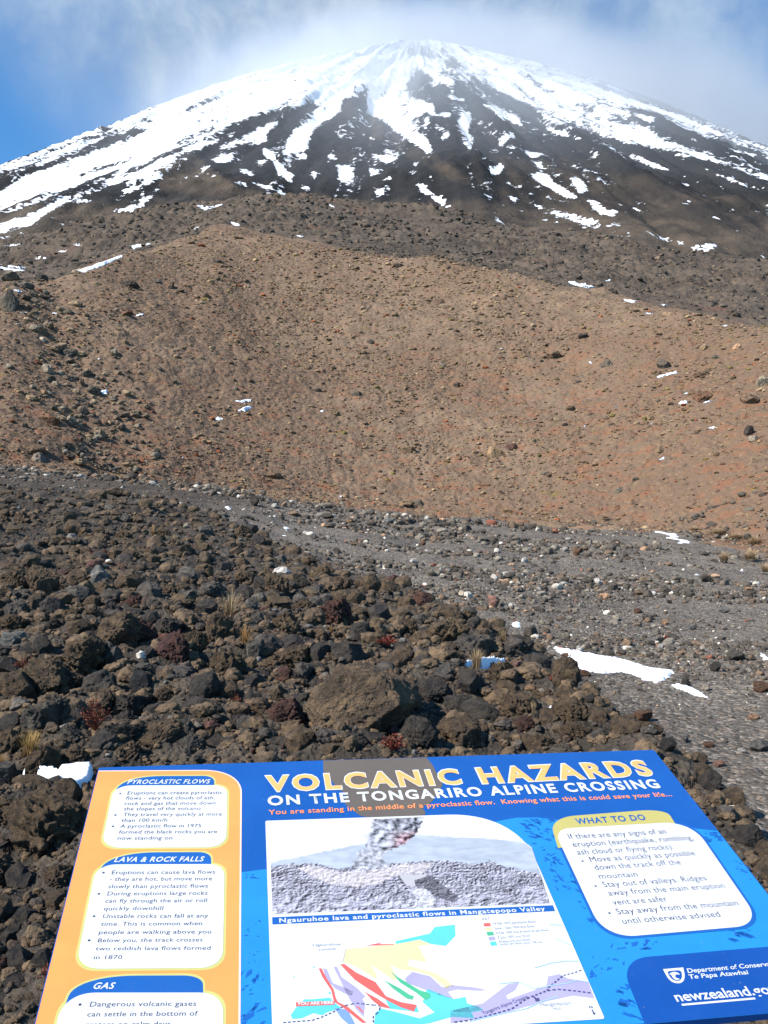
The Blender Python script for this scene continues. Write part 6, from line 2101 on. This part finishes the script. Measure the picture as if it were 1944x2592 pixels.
for T_ in [('Ngauruhoe', rD(405, 313), rD(592, 305), 6.2), ('summit', rD(443, 342), rD(562, 336), 6.2), ('Mangatepopo', rE(470, 618), rE(633, 606), 9), ('Hut', rE(540, 638), rE(580, 634), 9)]:
    text_mesh('place_name_text', [T_], PM['faint'], .0048, frame_p)
text_mesh('key_text', [('KEY', rE(168, 168), rE(206, 163), 6),
                        ('19 Feb 1975 pyroclastic flows', rE(225, 191), rE(445, 179), 6), ('June - Sept 1954 lava flows', rE(233, 215), rE(440, 203), 6), ('9 Feb 1949 lava & block & ash flows', rE(240, 240), rE(513, 223), 6),
                        ('7 July 1870 lava flows', rE(248, 264), rE(417, 252), 6), ('Prehistoric lava flows', rE(256, 285), rE(418, 273), 6), ('(most are likely post 1.85 ka)', rE(260, 298), rE(480, 285), 6)], PM['faint'], .0048, frame_p)
text_mesh('track_name_text', [('Tongariro Alpine Crossing', rE(172, 662), rE(406, 573), 8.5)], PM['dark line'], .0052, frame_p)
text_mesh('north_text', [('N', rE(727, 629), rE(744, 627), 7)], PM['dark line'], .0052, frame_p, bold=.02)

# the corner with the department's mark
lb = sp(rE, [(880, 368), (1659, 303), (2100, 268), (2100, 700), (1032, 740)])
lb[2] = (W_ - .0016, lb[2][1]); lb[3] = (W_ - .0016, H_ - .0016); lb[4] = (lb[4][0], H_ - .0016)
lbox = plane_mesh('logo_corner', [fillet(lb, [.05, 0, 0, 0, 0], 12)], PM['logo blue'], .0016)
shield = sp(rE, [(1110, 421), (1216, 412), (1224, 450), (1222, 478), (1206, 493), (1186, 496), (1160, 490), (1138, 472), (1124, 448)])
plane_mesh('shield_emblem', [fillet(shield, [0, 0, .004, .006, .008, .008, .008, .008, .004], 4)], PM['white'], .0024, lbox)
plane_mesh('emblem_field', [fillet(sp(rE, [(1130, 432), (1204, 426), (1210, 452), (1207, 472), (1193, 483), (1176, 483), (1156, 474), (1142, 456)]), .006, 4)], PM['logo blue'], .0030, lbox)
plane_mesh('emblem_wave', [fillet(sp(rE, [(1139, 448), (1160, 436), (1184, 437), (1202, 452), (1190, 449), (1176, 450), (1172, 460), (1182, 470), (1200, 470), (1188, 480), (1170, 476), (1158, 462), (1152, 450)]), .003, 4)], PM['white'], .0035, lbox)
text_mesh('department_text', [('Department of Conservation', rE(1241, 442), rE(1742, 399), 11.5), ('Te Papa Atawhai', rE(1254, 473), rE(1563, 447), 11.5)], PM['white'], .0030, lbox, bold=.016, shear=.22)
text_mesh('web_address_text', [('newzealand.govt.nz', rE(1184, 592), rE(1838, 537), 25)], PM['white'], .0030, lbox, bold=.018)
plane_mesh('underline', strokes(rE, [[(1208, 608), (1592, 574)]], .0035), PM['white'], .0030, lbox)
# ---------------------------------------------------------------- thin cloud brushing the summit
MIST = .0052


def mist_box():
    bm = bmesh.new()
    bmesh.ops.create_cube(bm, size=1)
    lo, hi = (-360, 360, 150), (640, 1250, 800)
    for v in bm.verts:
        v.co = Vector([lo[k] + (v.co[k] + .5) * (hi[k] - lo[k]) for k in range(3)])
    me = bpy.data.meshes.new('mist'); bm.to_mesh(me); bm.free()
    m = bpy.data.materials.new('drifting cloud'); m.use_nodes = True
    t = NT(m.node_tree)
    t.n.remove(t.n['Principled BSDF'])
    pv = t.new('ShaderNodeVolumePrincipled')
    pv.inputs['Color'].default_value = (.70, .72, .75, 1)
    pv.inputs['Anisotropy'].default_value = 0.2
    p = obj_co(t)

    sp_ = t.new('ShaderNodeSeparateXYZ'); t.put(sp_.inputs[0], p)
    px_, py_, pz_ = sp_.outputs
    low = t.noise(p, .0045, 3, .5)
    # cloud base on the upper cone, ragged; clear air over the outer left flank
    zz = t.math('ADD', pz_, t.math('MULTIPLY', t.math('SUBTRACT', low, .5), 220))
    rho = t.vmath('LENGTH', t.vmath('MULTIPLY', t.vmath('SUBTRACT', p, (APX, APY, 0)), (1, 1, 0)))
    over = t.math('SUBTRACT', pz_, t.math('SUBTRACT', APZ, t.math('MULTIPLY', rho, TANA * .985)))      # height above the flank
    s = t.math('MULTIPLY', t.rng(zz, 70, 360), t.rng(over, 80, 5))
    side = t.math('ADD', t.math('ADD', px_, t.math('MULTIPLY', py_, .19)), t.math('MULTIPLY', t.math('SUBTRACT', low, .5), 260))
    s = t.math('MULTIPLY', s, t.rng(side, -90, 110))
    s = t.math('MULTIPLY', s, MIST)
    nz = t.noise(p, .0095, 5, .58, .6)
    s = t.math('MULTIPLY', s, t.rng(nz, .34, .66, .25, 1.6))
    t.put(pv.inputs['Density'], s)
    t.l.new(pv.outputs[0], t.n['Material Output'].inputs['Volume'])
    m.cycles.volume_step_rate = .5
    me.materials.append(m)
    o = link(bpy.data.objects.new('mist', me))
    tag(o, 'thin white cloud brushing the summit', kind='stuff')


mist_box()
